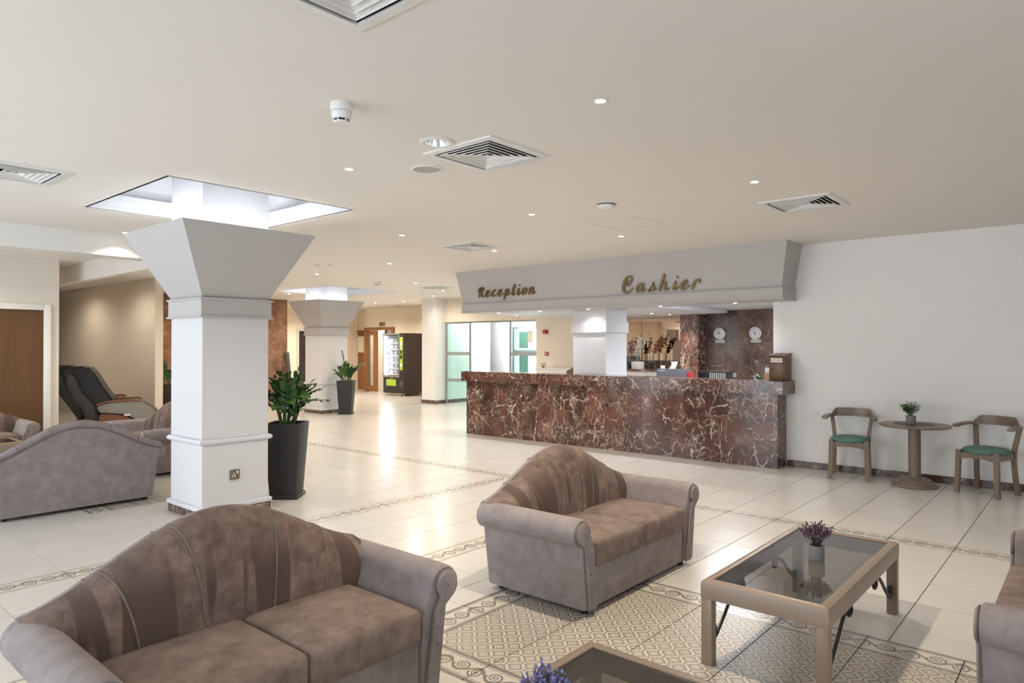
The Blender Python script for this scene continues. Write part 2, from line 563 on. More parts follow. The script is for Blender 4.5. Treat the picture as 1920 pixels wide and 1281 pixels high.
def grid_plane(x0, x1, y0, y1, z, holes):
    xs = sorted({x0, x1, *[h[0] for h in holes], *[h[1] for h in holes]})
    ys = sorted({y0, y1, *[h[2] for h in holes], *[h[3] for h in holes]})
    mb = MB()
    for a, b in zip(xs, xs[1:]):
        for c, d in zip(ys, ys[1:]):
            mx, my = (a + b) / 2, (c + d) / 2
            if any(h[0] < mx < h[1] and h[2] < my < h[3] for h in holes):
                continue
            mb.add([(a, c, z), (b, c, z), (b, d, z), (a, d, z)], [(0, 3, 2, 1)])
    bm = bmesh.new()
    vv = [bm.verts.new(v) for v in mb.v]
    for f in mb.f:
        bm.faces.new([vv[i] for i in f])
    bmesh.ops.remove_doubles(bm, verts=bm.verts[:], dist=1e-5)
    return MB().bm(bm)

holes = list(COFFERS) + [(-3.405, -3.245, 3.02, 3.18)] + [(x - .285, x + .285, y - .285, y + .285) for x, y in VENTS]
ceiling = struct('ceiling', grid_plane(-23, 4.5, -3, 17, ZC, holes), 'ceil')
for x0, x1, y0, y1 in COFFERS:                                  # light wells round the columns
    m = MB()
    H1 = 3.42
    for a in ((x0 - .02, x0, y0, y1), (x1, x1 + .02, y0, y1), (x0 - .02, x1 + .02, y0 - .02, y0), (x0 - .02, x1 + .02, y1, y1 + .02)):
        m.box(*a, ZC, H1)
    m.box(x0 - .02, x1 + .02, y0 - .02, y1 + .02, H1, H1 + .02)
    cw = m.build('light_well', 'white', ceiling)
    g = MB()
    w = .05
    for a in ((x0, x0 + w, y0, y1), (x1 - w, x1, y0, y1), (x0 + w, x1 - w, y0, y0 + w), (x0 + w, x1 - w, y1 - w, y1)):
        g.box(*a, ZC + .10, ZC + .15)
    g.build('light_well_ledge', 'lav', ceiling)

# right hand wall with the reception opening to its left
wall_right = struct('wall_right', MB().box(-3.385, 4.5, YW, YW + .2, 0, ZC), 'wallwhite')
bx = -3.20
sk = MB().box(0, .462, 0, .018, 0, .085).mesh('skirting_tile')
while bx < 4.4:
    o = obj('skirting_tile', sk, 'marble_b', wall_right, (bx, YW - .018, 0.001))
    bx += .4665
struct('wall_back', MB().box(4.5, 4.7, 1.2, YW + .2, 0, ZC).box(4.5, 4.7, -3, -2.8, 0, ZC).box(4.5, 4.7, -2.8, 1.2, 0, .3).box(4.5, 4.7, -2.8, 1.2, 2.6, ZC), 'wallwhite')
f = MB().box(4.56, 4.64, -2.8, -2.75, .3, 2.6).box(4.56, 4.64, 1.15, 1.2, .3, 2.6).box(4.56, 4.64, -2.75, 1.15, .3, .35).box(4.56, 4.64, -2.75, 1.15, 2.55, 2.6).box(4.56, 4.64, -1.53, -1.47, .35, 2.55)
struct('window_7', f, 'trimwhite')
p = light('window_portal', 'AREA', (4.69, -.8, 1.45), 1, (1, 1, 1), None, (R(90), 0, R(90)), shape='RECTANGLE', size=4.0, size_y=2.3)
p.data.cycles.is_portal = True

# window wall behind the camera
WIN = [(-13.2, -11.2), (-10.9, -8.9), (-8.6, -6.6), (-6.3, -4.3), (-4.0, -2.0)]
m = MB()
xs = [-23] + [v for p in WIN for v in p] + [4.5]
for a, b in zip(xs[::2], xs[1::2]):
    m.box(a, b, -3.2, -3, 0, ZC)
for a, b in WIN:
    m.box(a, b, -3.2, -3, 0, .12).box(a, b, -3.2, -3, 2.72, ZC)
struct('wall_front', m, 'wallwhite')
for i, (a, b) in enumerate(WIN):
    f = MB()
    f.box(a, a + .05, -3.14, -3.06, .12, 2.72).box(b - .05, b, -3.14, -3.06, .12, 2.72)
    f.box(a + .05, b - .05, -3.14, -3.06, .12, .17).box(a + .05, b - .05, -3.14, -3.06, 2.67, 2.72)
    f.box((a + b) / 2 - .025, (a + b) / 2 + .025, -3.14, -3.06, .17, 2.67)
    w = struct('window_%d' % (i + 1), f, 'trimwhite')
    p = light('window_portal', 'AREA', ((a + b) / 2, -3.19, 1.42), 1, (1, 1, 1), None, (R(90), 0, 0), shape='RECTANGLE', size=b - a, size_y=2.6)
    p.data.cycles.is_portal = True

# reception soffit
sof = struct('trim_1', MB().add(
    [(-8.93, 8.80, ZC), (-3.00, 8.80, ZC), (-3.00, 9.40, ZC), (-8.93, 9.40, ZC), (-8.83, 8.905, 2.36), (-3.105, 8.905, 2.36), (-3.105, 9.40, 2.36), (-8.83, 9.40, 2.36)],
    [(0, 1, 2, 3), (4, 7, 6, 5), (0, 4, 5, 1), (1, 5, 6, 2), (2, 6, 7, 3), (3, 7, 4, 0)]), 'grey')
MB().box(-8.85, -3.085, 8.88, 9.40, 2.215, 2.345).build('soffit_band', 'grey', sof)
MB().bevbox(-8.86, -3.075, 8.868, 9.395, 2.342, 2.362, .006).build('soffit_moulding', 'grey', sof, 40)
MB().bevbox(-8.86, -3.075, 8.868, 9.395, 2.205, 2.222, .006).build('soffit_moulding', 'grey', sof, 40)
# lowered ceiling over the desks
low = struct('trim_2', MB().box(-8.85, -3.4, 9.405, 13.4, 2.335, ZC), 'white')
MB().box(-9.35, -5.5, 9.85, 12.8, 2.25, 2.335).build('ceiling_panel', 'lav', low)

# reception back wall and its cladding
wr = struct('wall_reception', MB().box(-10.73, -3.2, 13.4, 13.6, 0, ZC), 'beige')
struct('wall_reception_side', MB().box(-3.4, -3.2, YW + .2, 13.4, 0, ZC), 'wallwhite')
xsb = [-6.2, -5.535, -4.84, -4.12, -3.4]
zsb = [0, .98, 1.675, 2.335]
for a, b in zip(xsb, xsb[1:]):
    for c, d in zip(zsb, zsb[1:]):
        MB().box(a + .001, b - .001, 13.372, 13.4, c + .001, d - .001).build('marble_panel', 'marble_b', wr)
pil = MB()
for a, b, c, d, z0, z1 in ((-6.6, -6.2, 13.0, 13.37, 0, 1.2), (-6.6, -6.2, 13.0, 13.37, 1.201, 2.25)):
    MB().box(a, b, c, d, z0, z1).build('marble_panel', 'marble', wr)
for a, b in ((-8.8, -8.1), (-8.1, -7.35), (-7.35, -6.62)):
    MB().box(a + .001, b - .001, 13.36, 13.398, 1.12, 1.295).build('splash_panel', 'marble_b', wr)
struct('wall_entrance_header', MB().box(-14.03, -10.73, 13.4, 13.6, 2.28, ZC), 'beige')

# pier beside the entrance glass
pier = struct('wall_pier', MB().box(-14.61, -14.03, 13.07, 15.3, 0, ZC), 'wallwhite')
MB().box(-14.63, -14.01, 13.05, 15.3, 0.001, .10).build('skirting_tile', 'marble_b', pier)

# entrance glazing
gl = struct('window_6', MB().box(-13.97, -10.73, 13.43, 13.47, 2.235, 2.28), 'steel')
for a, b in ((-14.02, -13.98), (-13.09, -13.05), (-11.64, -11.61)):
    MB().box(a, b, 13.43, 13.47, 0, 2.235).build('glazing_post', 'steel', gl)
for a, b in ((-13.98, -13.09), (-11.61, -10.735)):
    MB().box(a, b, 13.445, 13.455, 0.02, 2.235).build('glass_pane', 'green_glass', gl)
    for z in (.62, 1.36):
        MB().box(a, b, 13.44, 13.444, z, z + .09).build('frosted_band', 'band', gl)
# entrance lobby behind the glass
struct('wall_lobby', MB().box(-17.2, -13.75, 16.0, 16.2, 0, ZC).box(-12.4, -10.5, 16.0, 16.2, 0, ZC).box(-13.75, -12.4, 16.0, 16.2, 2.2, ZC), 'white')
struct('wall_lobby_side', MB().box(-10.73, -10.53, 13.6, 16.0, 0, ZC), 'white')
we = struct('door_5', MB().box(-13.75, -13.69, 16.02, 16.1, 0, 2.2).box(-12.46, -12.4, 16.02, 16.1, 0, 2.2).box(-13.69, -12.46, 16.02, 16.1, 2.14, 2.2).box(-13.69, -12.46, 16.02, 16.1, 1.42, 1.50), 'steel')
MB().box(-13.69, -12.46, 16.05, 16.06, 0.02, 1.42).build('glass_pane', 'green_glass', we)
MB().box(-13.69, -12.46, 16.05, 16.06, 1.50, 2.14).build('glass_pane', 'green_glass', we)
for z0, z1 in ((.55, 1.38), (1.54, 2.05)):
    MB().box(-13.55, -13.2, 16.085, 16.10, z0, z1).build('grey_pane', 'band', we)  # grey-green panels standing in for dark window panes beyond the glass

# far walls
wf = struct('wall_far', MB().box(-21.5, -21.3, 10.5, 15.85, 0, ZC), 'cream')
struct('wall_end', MB().box(-23, -20.0, 15.85, 16.05, 0, ZC).box(-20.0, -19.98, 15.2, 16.05, 0, ZC), 'cream')
wc = struct('wall_corridor', MB().box(-18.40, -14.61, 15.2, 15.4, 0, ZC).box(-19.98, -18.40, 15.2, 15.4, 2.27, ZC), 'cream')
struct('wall_store', MB().box(-20.5, -17.3, 16.6, 16.8, 0, ZC), 'white')
struct('wall_store_side', MB().box(-17.5, -17.3, 15.4, 16.6, 0, ZC), 'white')
# marble clad lift wall
wm = struct('wall_marble', MB().box(-18.2, -17.93, 5.8, 10.82, 0, ZC), 'beige')
ys = [5.8, 6.32, 7.24, 8.16, 9.08, 10.0, 10.82]
zs = [0, .74, 1.48, 2.22, ZC]
for a, b in zip(ys, ys[1:]):
    for c, d in zip(zs, zs[1:]):
        MB().box(-17.93, -17.90, a + .001, b - .001, c + .001, d - .001).build('marble_panel', 'marble_w', wm)
# recess partition and door wall on the left
struct('wall_recess', MB().box(-22.9, -14.0, 5.6, 5.75, 0, ZC), 'beige')
wl = struct('wall_left', MB().box(-12.5, -12.3, -3, 2.20, 0, ZC).box(-12.5, -12.3, 3.30, 3.49, 0, ZC).box(-12.5, -12.3, 2.20, 3.30, 2.17, ZC), 'warmwall')
struct('wall_recess_side', MB().box(-20.0, -12.5, 3.29, 3.49, 0, ZC), 'wallwhite')
struct('wall_outer', MB().box(-23.2, -23, -3, 17, 0, ZC), 'cream')
struct('wall_outer_end', MB().box(-23, -15.2, 17, 17.2, 0, ZC).box(-11.6, 4.5, 17, 17.2, 0, ZC), 'wallwhite')
struct('trim_3', MB().box(-9.3, -9.0, -3, 3.84, 2.69, ZC), 'trimwhite')
struct('trim_4', MB().box(-20, -9.0, 3.84, 3.94, 2.66, ZC), 'warmwall')

def door(name, loc, rz, w, h, mat, framemat, fw=.09):
    """leaf in the local xz plane, facing -y"""
    f = MB()
    f.bevbox(-w / 2 - fw, -w / 2, -.04, .06, 0, h + fw, .008).bevbox(w / 2, w / 2 + fw, -.04, .06, 0, h + fw, .008).bevbox(-w / 2, w / 2, -.04, .06, h, h + fw, .008)
    d = f.build(name, framemat, None, 40, kind='structure', loc=loc, rot=(0, 0, rz))
    MB().box(-w / 2 + .003, w / 2 - .003, 0.005, .045, .006, h - .003).build('door_leaf', mat, d)
    return d
d1 = door('door_1', (-12.28, 2.75, 0), R(90), 1.06, 2.155, 'door', 'trimwhite', .09)
h = MB().tube([(-.44, -.0, 1.05), (-.44, -.05, 1.05), (-.33, -.05, 1.05)], .009)
h.build('door_handle', 'chrome', d1, 40)
d2 = door('door_2', (-21.28, 13.9, 0), R(90), 1.2, 2.15, 'doordark', 'trimwhite', .06)
MB().box(-.6, .6, -.01, .004, 1.40, 1.42).build('door_rail', 'black', d2)
MB().box(-.6, .6, -.01, .004, .30, .32).build('door_rail', 'black', d2)
d3 = door('door_3', (-21.25, 15.83, 0), 0, 1.05, 2.14, 'door2', 'door2', .06)
MB().box(-.02, .33, -.012, .004, 1.38, 1.98).build('door_pane', 'paper', d3)
MB().box(-.40, -.32, -.014, .003, 1.0, 1.25).build('push_plate', 'plastic', d3)
MB().box(-.24, -.16, -.014, .003, 1.0, 1.25).build('push_plate', 'plastic', d3)
# open doorway with a half glazed leaf standing in it
f = MB().bevbox(-19.97, -19.85, 15.12, 15.3, 0, 2.27, .008).bevbox(-18.50, -18.38, 15.12, 15.3, 0, 2.27, .008).bevbox(-19.85, -18.50, 15.12, 15.3, 2.17, 2.27, .008)
d4 = struct('door_4', f, 'door2', None, 40)
lf = MB().box(-19.85, -19.72, 15.16, 15.20, .02, 2.16).box(-19.50, -19.28, 15.16, 15.20, .02, 2.16).box(-19.72, -19.50, 15.16, 15.20, .02, .22).box(-19.72, -19.50, 15.16, 15.20, 2.0, 2.16)
lf.build('door_leaf', 'door2', d4)
MB().box(-19.72, -19.50, 15.175, 15.185, .22, 2.0).build('glass_pane', 'clear_glass', d4)
MB().tube([(-19.70, 15.12, .3), (-19.70, 15.12, 1.95)], .012).build('door_handle', 'chrome', d4, 40)

# ---------------------------------------------------------------- floor
XL = [4.5, 4.25, 3.783, 3.316, 2.849, 2.382, 1.915, 1.448, .981, .514, .047, -.42, -.888, -1.355, -1.822, -2.289, -2.756, -3.223, -3.74, -3.955, -4.43, -4.905, -5.40, -5.62]
x = -5.62
while x > -22.9:
    x -= .4665
    XL.append(x)
YL = [6.29 - .4665 * k for k in range(20, -1, -1)]
YL = [y for y in YL if y > -3]
y = 6.51
while y < 16.9:
    YL.append(y)
    y += .4665
MOS = [(-3.0, 1.93, 2.345, 4.17), (-11.05, -7.34, 2.345, 4.17)]
floor = struct('floor', MB().box(-23, 4.5, -3, 17, -.12, -.006), 'grout')
GX, GY = .0030, .0014
def tile_mesh(w, d):
    b = .0006
    m = MB()
    a, c = w / 2 - GX, d / 2 - GY
    vs = [(-a, -c, -.008), (a, -c, -.008), (a, c, -.008), (-a, c, -.008), (-a, -c, -b), (a, -c, -b), (a, c, -b), (-a, c, -b), (-a + b, -c + b, 0), (a - b, -c + b, 0), (a - b, c - b, 0), (-a + b, c - b, 0)]
    fs = [(0, 1, 5, 4), (1, 2, 6, 5), (2, 3, 7, 6), (3, 0, 4, 7), (4, 5, 9, 8), (5, 6, 10, 9), (6, 7, 11, 10), (7, 4, 8, 11), (8, 9, 10, 11)]
    return m.add(vs, fs)
def minus(r, h):
    x0, x1, y0, y1 = r
    a, b, c, d = h
    if x1 <= a or x0 >= b or y1 <= c or y0 >= d:
        return [r]
    out = []
    if y0 < c: out.append((x0, x1, y0, c))
    if y1 > d: out.append((x0, x1, d, y1))
    c2, d2 = max(y0, c), min(y1, d)
    if x0 < a: out.append((x0, a, c2, d2))
    if x1 > b: out.append((b, x1, c2, d2))
    return [q for q in out if q[1] - q[0] > .02 and q[3] - q[2] > .02]
TM = {}
def lay(name, mat, x0, x1, y0, y1, rot=0):
    w, d = x1 - x0, y1 - y0
    if rot: w, d = d, w
    key = (name, mat, round(w, 3), round(d, 3))
    if key not in TM:
        TM[key] = tile_mesh(w, d).mesh(name)
    return obj(name, TM[key], mat, floor, ((x0 + x1) / 2, (y0 + y1) / 2, 0), (0, 0, rot))
cells, bands = [], []
def is_xband(a): return abs(a + 3.955) < 1e-6 or abs(a + 5.62) < 1e-6
XS = sorted(XL)
for a, b in zip(XS, XS[1:]):
    for c, d in zip(YL, YL[1:]):
        xb = is_xband(a) and c < 6.28 and c > 0
        yb = abs(c - 6.29) < 1e-6
        rs = [(a, b, c, d)]
        for h in MOS:
            rs = [q for r in rs for q in minus(r, h)]
        for r in rs:
            (bands if (xb or yb) else cells).append((r, xb))
fwd = (-math.sin(R(40.7)), math.cos(R(40.7)))
rgt = (math.cos(R(40.7)), math.sin(R(40.7)))
def seen(r):
    cx, cy = (r[0] + r[1]) / 2, (r[2] + r[3]) / 2
    dep = cx * fwd[0] + cy * fwd[1]
    if dep < 1.5: return 0
    px = 960 + 1285.5 * (cx * rgt[0] + cy * rgt[1]) / dep
    py = 650 + 1285.5 * 1.6 / dep
    if not (-60 < px < 1980 and py < 1330): return 0
    return (r[1] - r[0]) * (r[3] - r[2]) / dep ** 3
cells.sort(key=lambda c: -seen(c[0]))
rest = MB()
for i, (r, _) in enumerate(cells):
    if i < 290 and seen(r) > 0:
        lay('floor_tile', 'tile', *r)
    else:
        t = tile_mesh(r[1] - r[0], r[3] - r[2])
        cx, cy = (r[0] + r[1]) / 2, (r[2] + r[3]) / 2
        rest.add([(v[0] + cx, v[1] + cy, v[2]) for v in t.v], t.f)
rest.build('far_floor_tiles', 'tile', floor, kind='stuff')
for r, xb in bands:
    lay('border_tile', 'border', *r, rot=PI / 2 if xb else 0)
BW = .212
for a, b, c, d in MOS:
    n = round((b - a - 2 * BW) / .4665)
    px = (b - a - 2 * BW) / n
    pe = (d - c - 2 * BW) / 3
    for i in range(n):
        x0 = a + BW + i * px
        lay('border_tile', 'border_h', x0, x0 + px, c, c + BW)
        lay('border_tile', 'border_h', x0, x0 + px, d - BW, d)
        for j in range(3):
            y0 = c + BW + j * pe
            lay('mosaic_tile', 'mosaic', x0, x0 + px, y0, y0 + pe)
    for j in range(3):
        y0 = c + BW + j * pe
        lay('border_tile', 'border_h', a, a + BW, y0, y0 + pe, PI / 2)
        lay('border_tile', 'border_h', b - BW, b, y0, y0 + pe, PI / 2)
    for x0 in (a, b - BW):
        for y0 in (c, d - BW):
            lay('border_tile', 'border_h', x0, x0 + BW, y0, y0 + BW)

# ---------------------------------------------------------------- columns
def column(cx, cy, hb, label):
    t = thing('column', label, 'column', (cx, cy, 0))
    hs = hb - .018
    for k, (sx, sy) in enumerate(((0, -1), (1, 0), (0, 1), (-1, 0))):
        p = MB()
        if sx == 0: p.box(-hb, hb, sy * hb - (.02 if sy > 0 else 0), sy * hb + (.02 if sy < 0 else 0), 0.001, .075)
        else: p.box(sx * hb - (.02 if sx > 0 else 0), sx * hb + (.02 if sx < 0 else 0), -hb + .021, hb - .021, 0.001, .075)
        p.build('plinth_tile', 'marble_b', t)
    MB().bevbox(-hb - .015, hb + .015, -hb - .015, hb + .015, .076, .12, .012).build('base_moulding', 'lav', t, 40)
    MB().box(-hs, hs, -hs, hs, .12, 3.42).build('shaft', 'white', t)
    n = 10
    prof = [(hs, .685)] + [(hs + .032 * math.sin(PI * k / n), .714 - .028 * math.cos(PI * k / n)) for k in range(n + 1)] + [(hs, .743)]
    MB().sqring(0, 0, prof).build('dado_moulding', 'lav', t, 50)
    MB().sqring(0, 0, [(hs, 1.875), (hs + .022, 1.875), (hs + .022, 2.055), (hs, 2.055)]).build('frieze', 'grey', t)
    for z in (1.868, 2.035):
        MB().sqring(0, 0, [(hs, z), (hs + .032, z), (hs + .036, z + .010), (hs + .032, z + .020), (hs, z + .020)]).build('frieze_moulding', 'grey', t)
    for k in range(4):                                     # flared boards of the capital
        a0, a1, w = hs + .005, .655, .018
        vs = [(-a0, -a0, 2.06), (a0, -a0, 2.06), (a1, -a1, 2.70), (-a1, -a1, 2.70), (-a0 + w, -a0 + w, 2.06), (a0 - w, -a0 + w, 2.06), (a1 - w, -a1 + w, 2.70), (-a1 + w, -a1 + w, 2.70)]
        rot = Matrix.Rotation(k * PI / 2, 4, 'Z')
        MB().add([rot @ Vector(v) for v in vs], [(0, 1, 2, 3), (7, 6, 5, 4), (3, 2, 6, 7), (0, 4, 5, 1), (0, 3, 7, 4), (1, 5, 6, 2)]).build('capital_board', 'grey', t)
    for k in range(4):                                     # tubes hidden inside the capital
        rot = Matrix.Rotation(k * PI / 2, 4, 'Z')
        a = rot @ Vector((-.34, -.475, 2.50)); b = rot @ Vector((.34, -.475, 2.50))
        MB().tube([a, b], .014).build('lamp_tube', 'tube', t, 60)
        c = rot @ Vector((0, -.475, 2.53))
        light('tube_light', 'AREA', c, 4.5 if cx > -10 else 4.5, (.86, .92, 1.0), t, (PI, 0, k * PI / 2), shape='RECTANGLE', size=.7, size_y=.05)
    return t
c1 = column(*COLS[0], 'near square white column with grey flared capital and power socket')
c2 = column(*COLS[1], 'far square white column with flared capital, beside vending machine')
s = thing('power_socket', 'bronze power socket low on the near column', 'socket', (COLS[0][0] + .328, 3.225, .385), R(90))
MB().bevbox(-.046, .046, -.016, 0, -.046, .046, .003).build('face_plate', 'bronze_plate', s, 40)
MB().box(.012, .028, -.020, -.015, .010, .036).build('rocker_switch', 'plastic', s)
for a in ((-.014, .010), (-.026, -.012), (-.002, -.012)):
    MB().box(a[0] - .005, a[0] + .005, -.0185, -.0155, a[1] - .009, a[1] + .009).build('socket_slot', 'plastic', s)
# ---------------------------------------------------------------- sofas
def arch(y):
    t = min(1, abs(y) / .80)
    return .592 + .287 * (.5 * (1 + math.cos(PI * t))) ** .85
def make_sofa():
    t = thing('sofa', 'x', 'sofa')
    # arms: padded side panels ending in a roll
    def arm_section(s, grow=0.0):
        cy, cz, r = .720, .504, .084 + grow
        p = [(.575, .032), (.668 + grow, .032), (.715 + grow, .42)]
        for k in range(15):
            a = R(-62 + k * 16.5)
            p.append((cy + r * math.cos(a), cz + r * math.sin(a)))
        p += [(.622, .47), (.580, .38)]
        return [(s * y, z) for y, z in p]
    for s in (1, -1):
        sec = arm_section(s)
        rings = []
        for x, k in ((-.385, .985), (-.37, 1), (-.1, 1), (.15, 1), (.34, 1), (.372, .992), (.385, .96)):
            c = (s * .65, .35)
            rings.append([(x, c[0] + (y - c[0]) * k, c[1] + (z - c[1]) * k) for y, z in sec])
        MB().loft(rings).build('arm', 'suede', t, 50)
        # facing of the arm: keyhole plate with two buttons
        pl = []
        for k in range(21):
            a = R(-50 + k * 14)
            pl.append((s * (.722 + .064 * math.cos(a)), .506 + .064 * math.sin(a)))
        pl = [(s * .660, .036), (s * .708, .42)] + pl + [(s * .640, .40), (s * .585, .036)]
        f = MB().loft([[(x, (s * .64) + (y - s * .64) * k, .35 + (z - .35) * k) for y, z in pl] for x, k in ((.383, 1.0), (.398, 1.0), (.407, .95))])
        fo = f.build('arm_facing', 'suede', t, 45)
        for z in (.503, .255):
            MB().lathe([(.0085, 0), (.0085, .003), (.005, .006), (.0005, .007)], 10).build('button', 'suede_seat', fo, 60, loc=(.405, s * .722 if z > .4 else s * .652, z), rot=(0, R(90), 0))
        path = [(.394, y, z) for y, z in pl]
        MB().tube(path, .004, 6).build('piping', 'piping', fo, 60)
    MB().bevbox(-.37, .375, -.575, .575, .032, .285, .012).build('seat_base', 'suede', t, 40)
    for s in (1, -1):
        c = MB().rbox(.278, .2855, .080, .03, (.125, s * .2865, .350), .030)
        c.build('seat_cushion', 'suede_seat', t, 60)
    # camel back: padded front, five panels between piped seams
    seams = [(-.41, -.49), (-.15, -.22), (.15, .22), (.41, .49)]
    def front_x(y, z):
        zt = arch(y)
        k = max(0.0, min(1.0, (z - .40) / (zt - .40)))
        x = -.340 + .212 * max(0.0, 1 - k ** 2.6) ** .46
        d = min(abs(y - (a + (b - a) * k)) for a, b in seams)
        x += .012 * min(1.0, d / .08) ** .5 * (1 - k)
        return x
    n = 60
    rings = []
    W = .752
    for i in range(n + 1):
        y = -W + 2 * W * i / n
        zt = arch(y)
        ring = [(-.385, y, .045), (-.390, y, .30), (-.392, y, zt - .06)]
        ring += [(-.384, y, zt - .032), (-.366, y, zt - .008), (-.338, y, zt)]
        for k in range(1, 17):
            u = k / 16
            z = zt - (zt - .36) * (u ** 1.7)
            ring.append((front_x(y, z), y, z))
        ring += [(-.16, y, .30), (-.16, y, .045)]
        rings.append(ring)
    # towards both ends the back stops inside the arm roll and closes to a soft tip
    def tip(p):
        x, y, z = p
        e = abs(y)
        if e > .645:
            z = max(z, .455 + (e - .645) / .14 * .085)
        k = max(0.0, (e - .70) / .052)
        x = -.345 + (x + .345) * (1 - .55 * k * k)
        z = z - .012 * k * k
        return (x, y, z)
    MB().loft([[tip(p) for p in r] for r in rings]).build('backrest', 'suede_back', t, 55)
    for a, b in seams:
        pts = []
        for k in range(15):
            u = k / 14
            z0 = .40 + (arch(b) - .40) * (1 - (1 - u) ** 1.7)
            yy = a + (b - a) * u
            pts.append((front_x(yy, z0) + .002, yy, z0))
        pts += [(-.350, b, arch(b) + .0005)]
        MB().tube(pts, .0045, 6).build('seam_piping', 'piping', t, 60)
    # outside back: flat panel and a rolled cap along the arch
    pn = [(-.662, .034), (.662, .034), (.715, .42)] + [(y * .01, arch(y * .01) - .070) for y in range(74, -75, -4)] + [(-.715, .42)]
    MB().prism([(y, z) for y, z in pn], -.400, -.386).build('back_panel', 'suede', t)
    cap = [(-.366, -.748 + 1.496 * k / 40, arch(-.748 + 1.496 * k / 40) - .042) for k in range(41)]
    MB().tube(cap, .036, 10).build('back_roll', 'suede', t, 60)
    for y in (-.52, -.26, 0.26, .52):
        sl = (arch(y + .02) - arch(y - .02)) / .04
        MB().tube([(-.366 - .0375 * math.cos(R(k * 20)), y - sl * .0375 * math.sin(R(k * 20)) / math.hypot(1, sl), arch(y) - .042 + .0375 * math.sin(R(k * 20)) / math.hypot(1, sl)) for k in range(-3, 6)], .003, 5).build('cap_seam', 'piping', t, 60)
    MB().tube([(-.402, y * .01, arch(y * .01) - .076) for y in range(-70, 71, 4)], .0035, 5).build('piping', 'piping', t, 60)
    for sx in (-.33, .33):
        for sy in (-.61, .61):
            MB().lathe([(.022, 0.0), (.024, .01), (.026, .034)], 12).build('foot', 'black', t, 50, loc=(sx, sy, .0))
    return t
sofa = make_sofa()
sofa['label'] = 'brown suede loveseat in the left foreground, cut by the frame'
sofa.location = (-2.695, 1.49, 0)
dup(sofa, (-2.695, 4.03, 0), 0, 'taupe loveseat standing alone between reception counter and glass coffee table')
dup(sofa, (.02, 4.0, 0), PI, 'loveseat cut off by the right frame edge, beside the glass table')
dup(sofa, (-7.955, 2.34, 0), PI, 'grey loveseat seen from behind, left of the near column')
dup(sofa, (-9.5, 3.77, 0), -PI / 2, 'loveseat half hidden between the turned sofa and the near column')
dup(sofa, (-11.27, 2.08, 0), 0, 'loveseat in front of the brown door at the far left')

# ---------------------------------------------------------------- coffee tables
def make_table():
    t = thing('coffee_table', 'x', 'table')
    W, L, Hh = .305, .70, .425
    rw, rh = .048, .092
    sec = [(0, Hh - rh), (0, Hh - .016), (.005, Hh - .006), (.016, Hh), (rw - .004, Hh), (rw, Hh - .004), (rw, Hh - rh)]
    for k in range(4):                                     # four rails mitred at the corners
        ha, hb = (W, L) if k % 2 == 0 else (L, W)
        rings = [[(sg * (ha - o), -hb + o, z) for o, z in sec] for sg in (-1, 1)]
        rot = Matrix.Rotation(k * PI / 2, 4, 'Z')
        MB().loft([[tuple(rot @ Vector(p)) for p in r] for r in rings]).build('rail', 'tan', t, 30)
    for sx in (-1, 1):
        for sy in (-1, 1):
            cx, cy = sx * (W - .029), sy * (L - .029)
            MB().bevbox(cx - .028, cx + .028, cy - .028, cy + .028, 0, Hh - rh - .0005, .003).build('leg', 'tan', t, 40)
            # wrought iron bracket along the long side, a scroll at each end
            x = sx * (W - .030)
            pts = []
            y0 = sy * (L - .060)
            for k in range(9):
                a = R(200 - k * 36)
                pts.append((x, y0 - sy * (.026 + .018 * math.cos(a)), .155 + .018 * math.sin(a)))
            bar = catmull([(x, y0 - sy * .004, .125), (x, y0 - sy * .045, .115), (x, y0 - sy * .15, .185), (x, y0 - sy * .27, .275), (x, y0 - sy * .38, .318)], 6)
            b = MB().tube(bar, .009, 6, flat=1.3).build('iron_bracket', 'iron', t, 50)
            for cy2, cz2, rr in ((y0 - sy * .385, .286, .030), (y0 - sy * .026, .150, .022)):
                sp = []
                for k in range(22):
                    a = PI / 2 + sy * k * .42
                    r2 = rr * (1 - k * .030)
                    sp.append((x, cy2 + r2 * math.cos(a), cz2 + r2 * math.sin(a)))
                MB().tube(sp, .011, 6, flat=1.2).build('scroll', 'iron', b, 50)
    MB().box(-W + rw - .008, W - rw + .008, -L + rw - .008, L - rw + .008, Hh - .014, Hh - .007).build('glass_top', 'smoke', t)
    return t
tab = make_table()
tab['label'] = 'tan coffee table with smoked glass and iron scrolls, purple plant on it'
tab.location = (-1.235, 3.95, 0)
dup(tab, (-1.26, 1.60, 0), 0, 'glass coffee table cut by the bottom frame edge, with blue lavender')
dup(tab, (-10.42, 1.82, 0), 0, 'glass coffee table at the far left edge beside a loveseat')

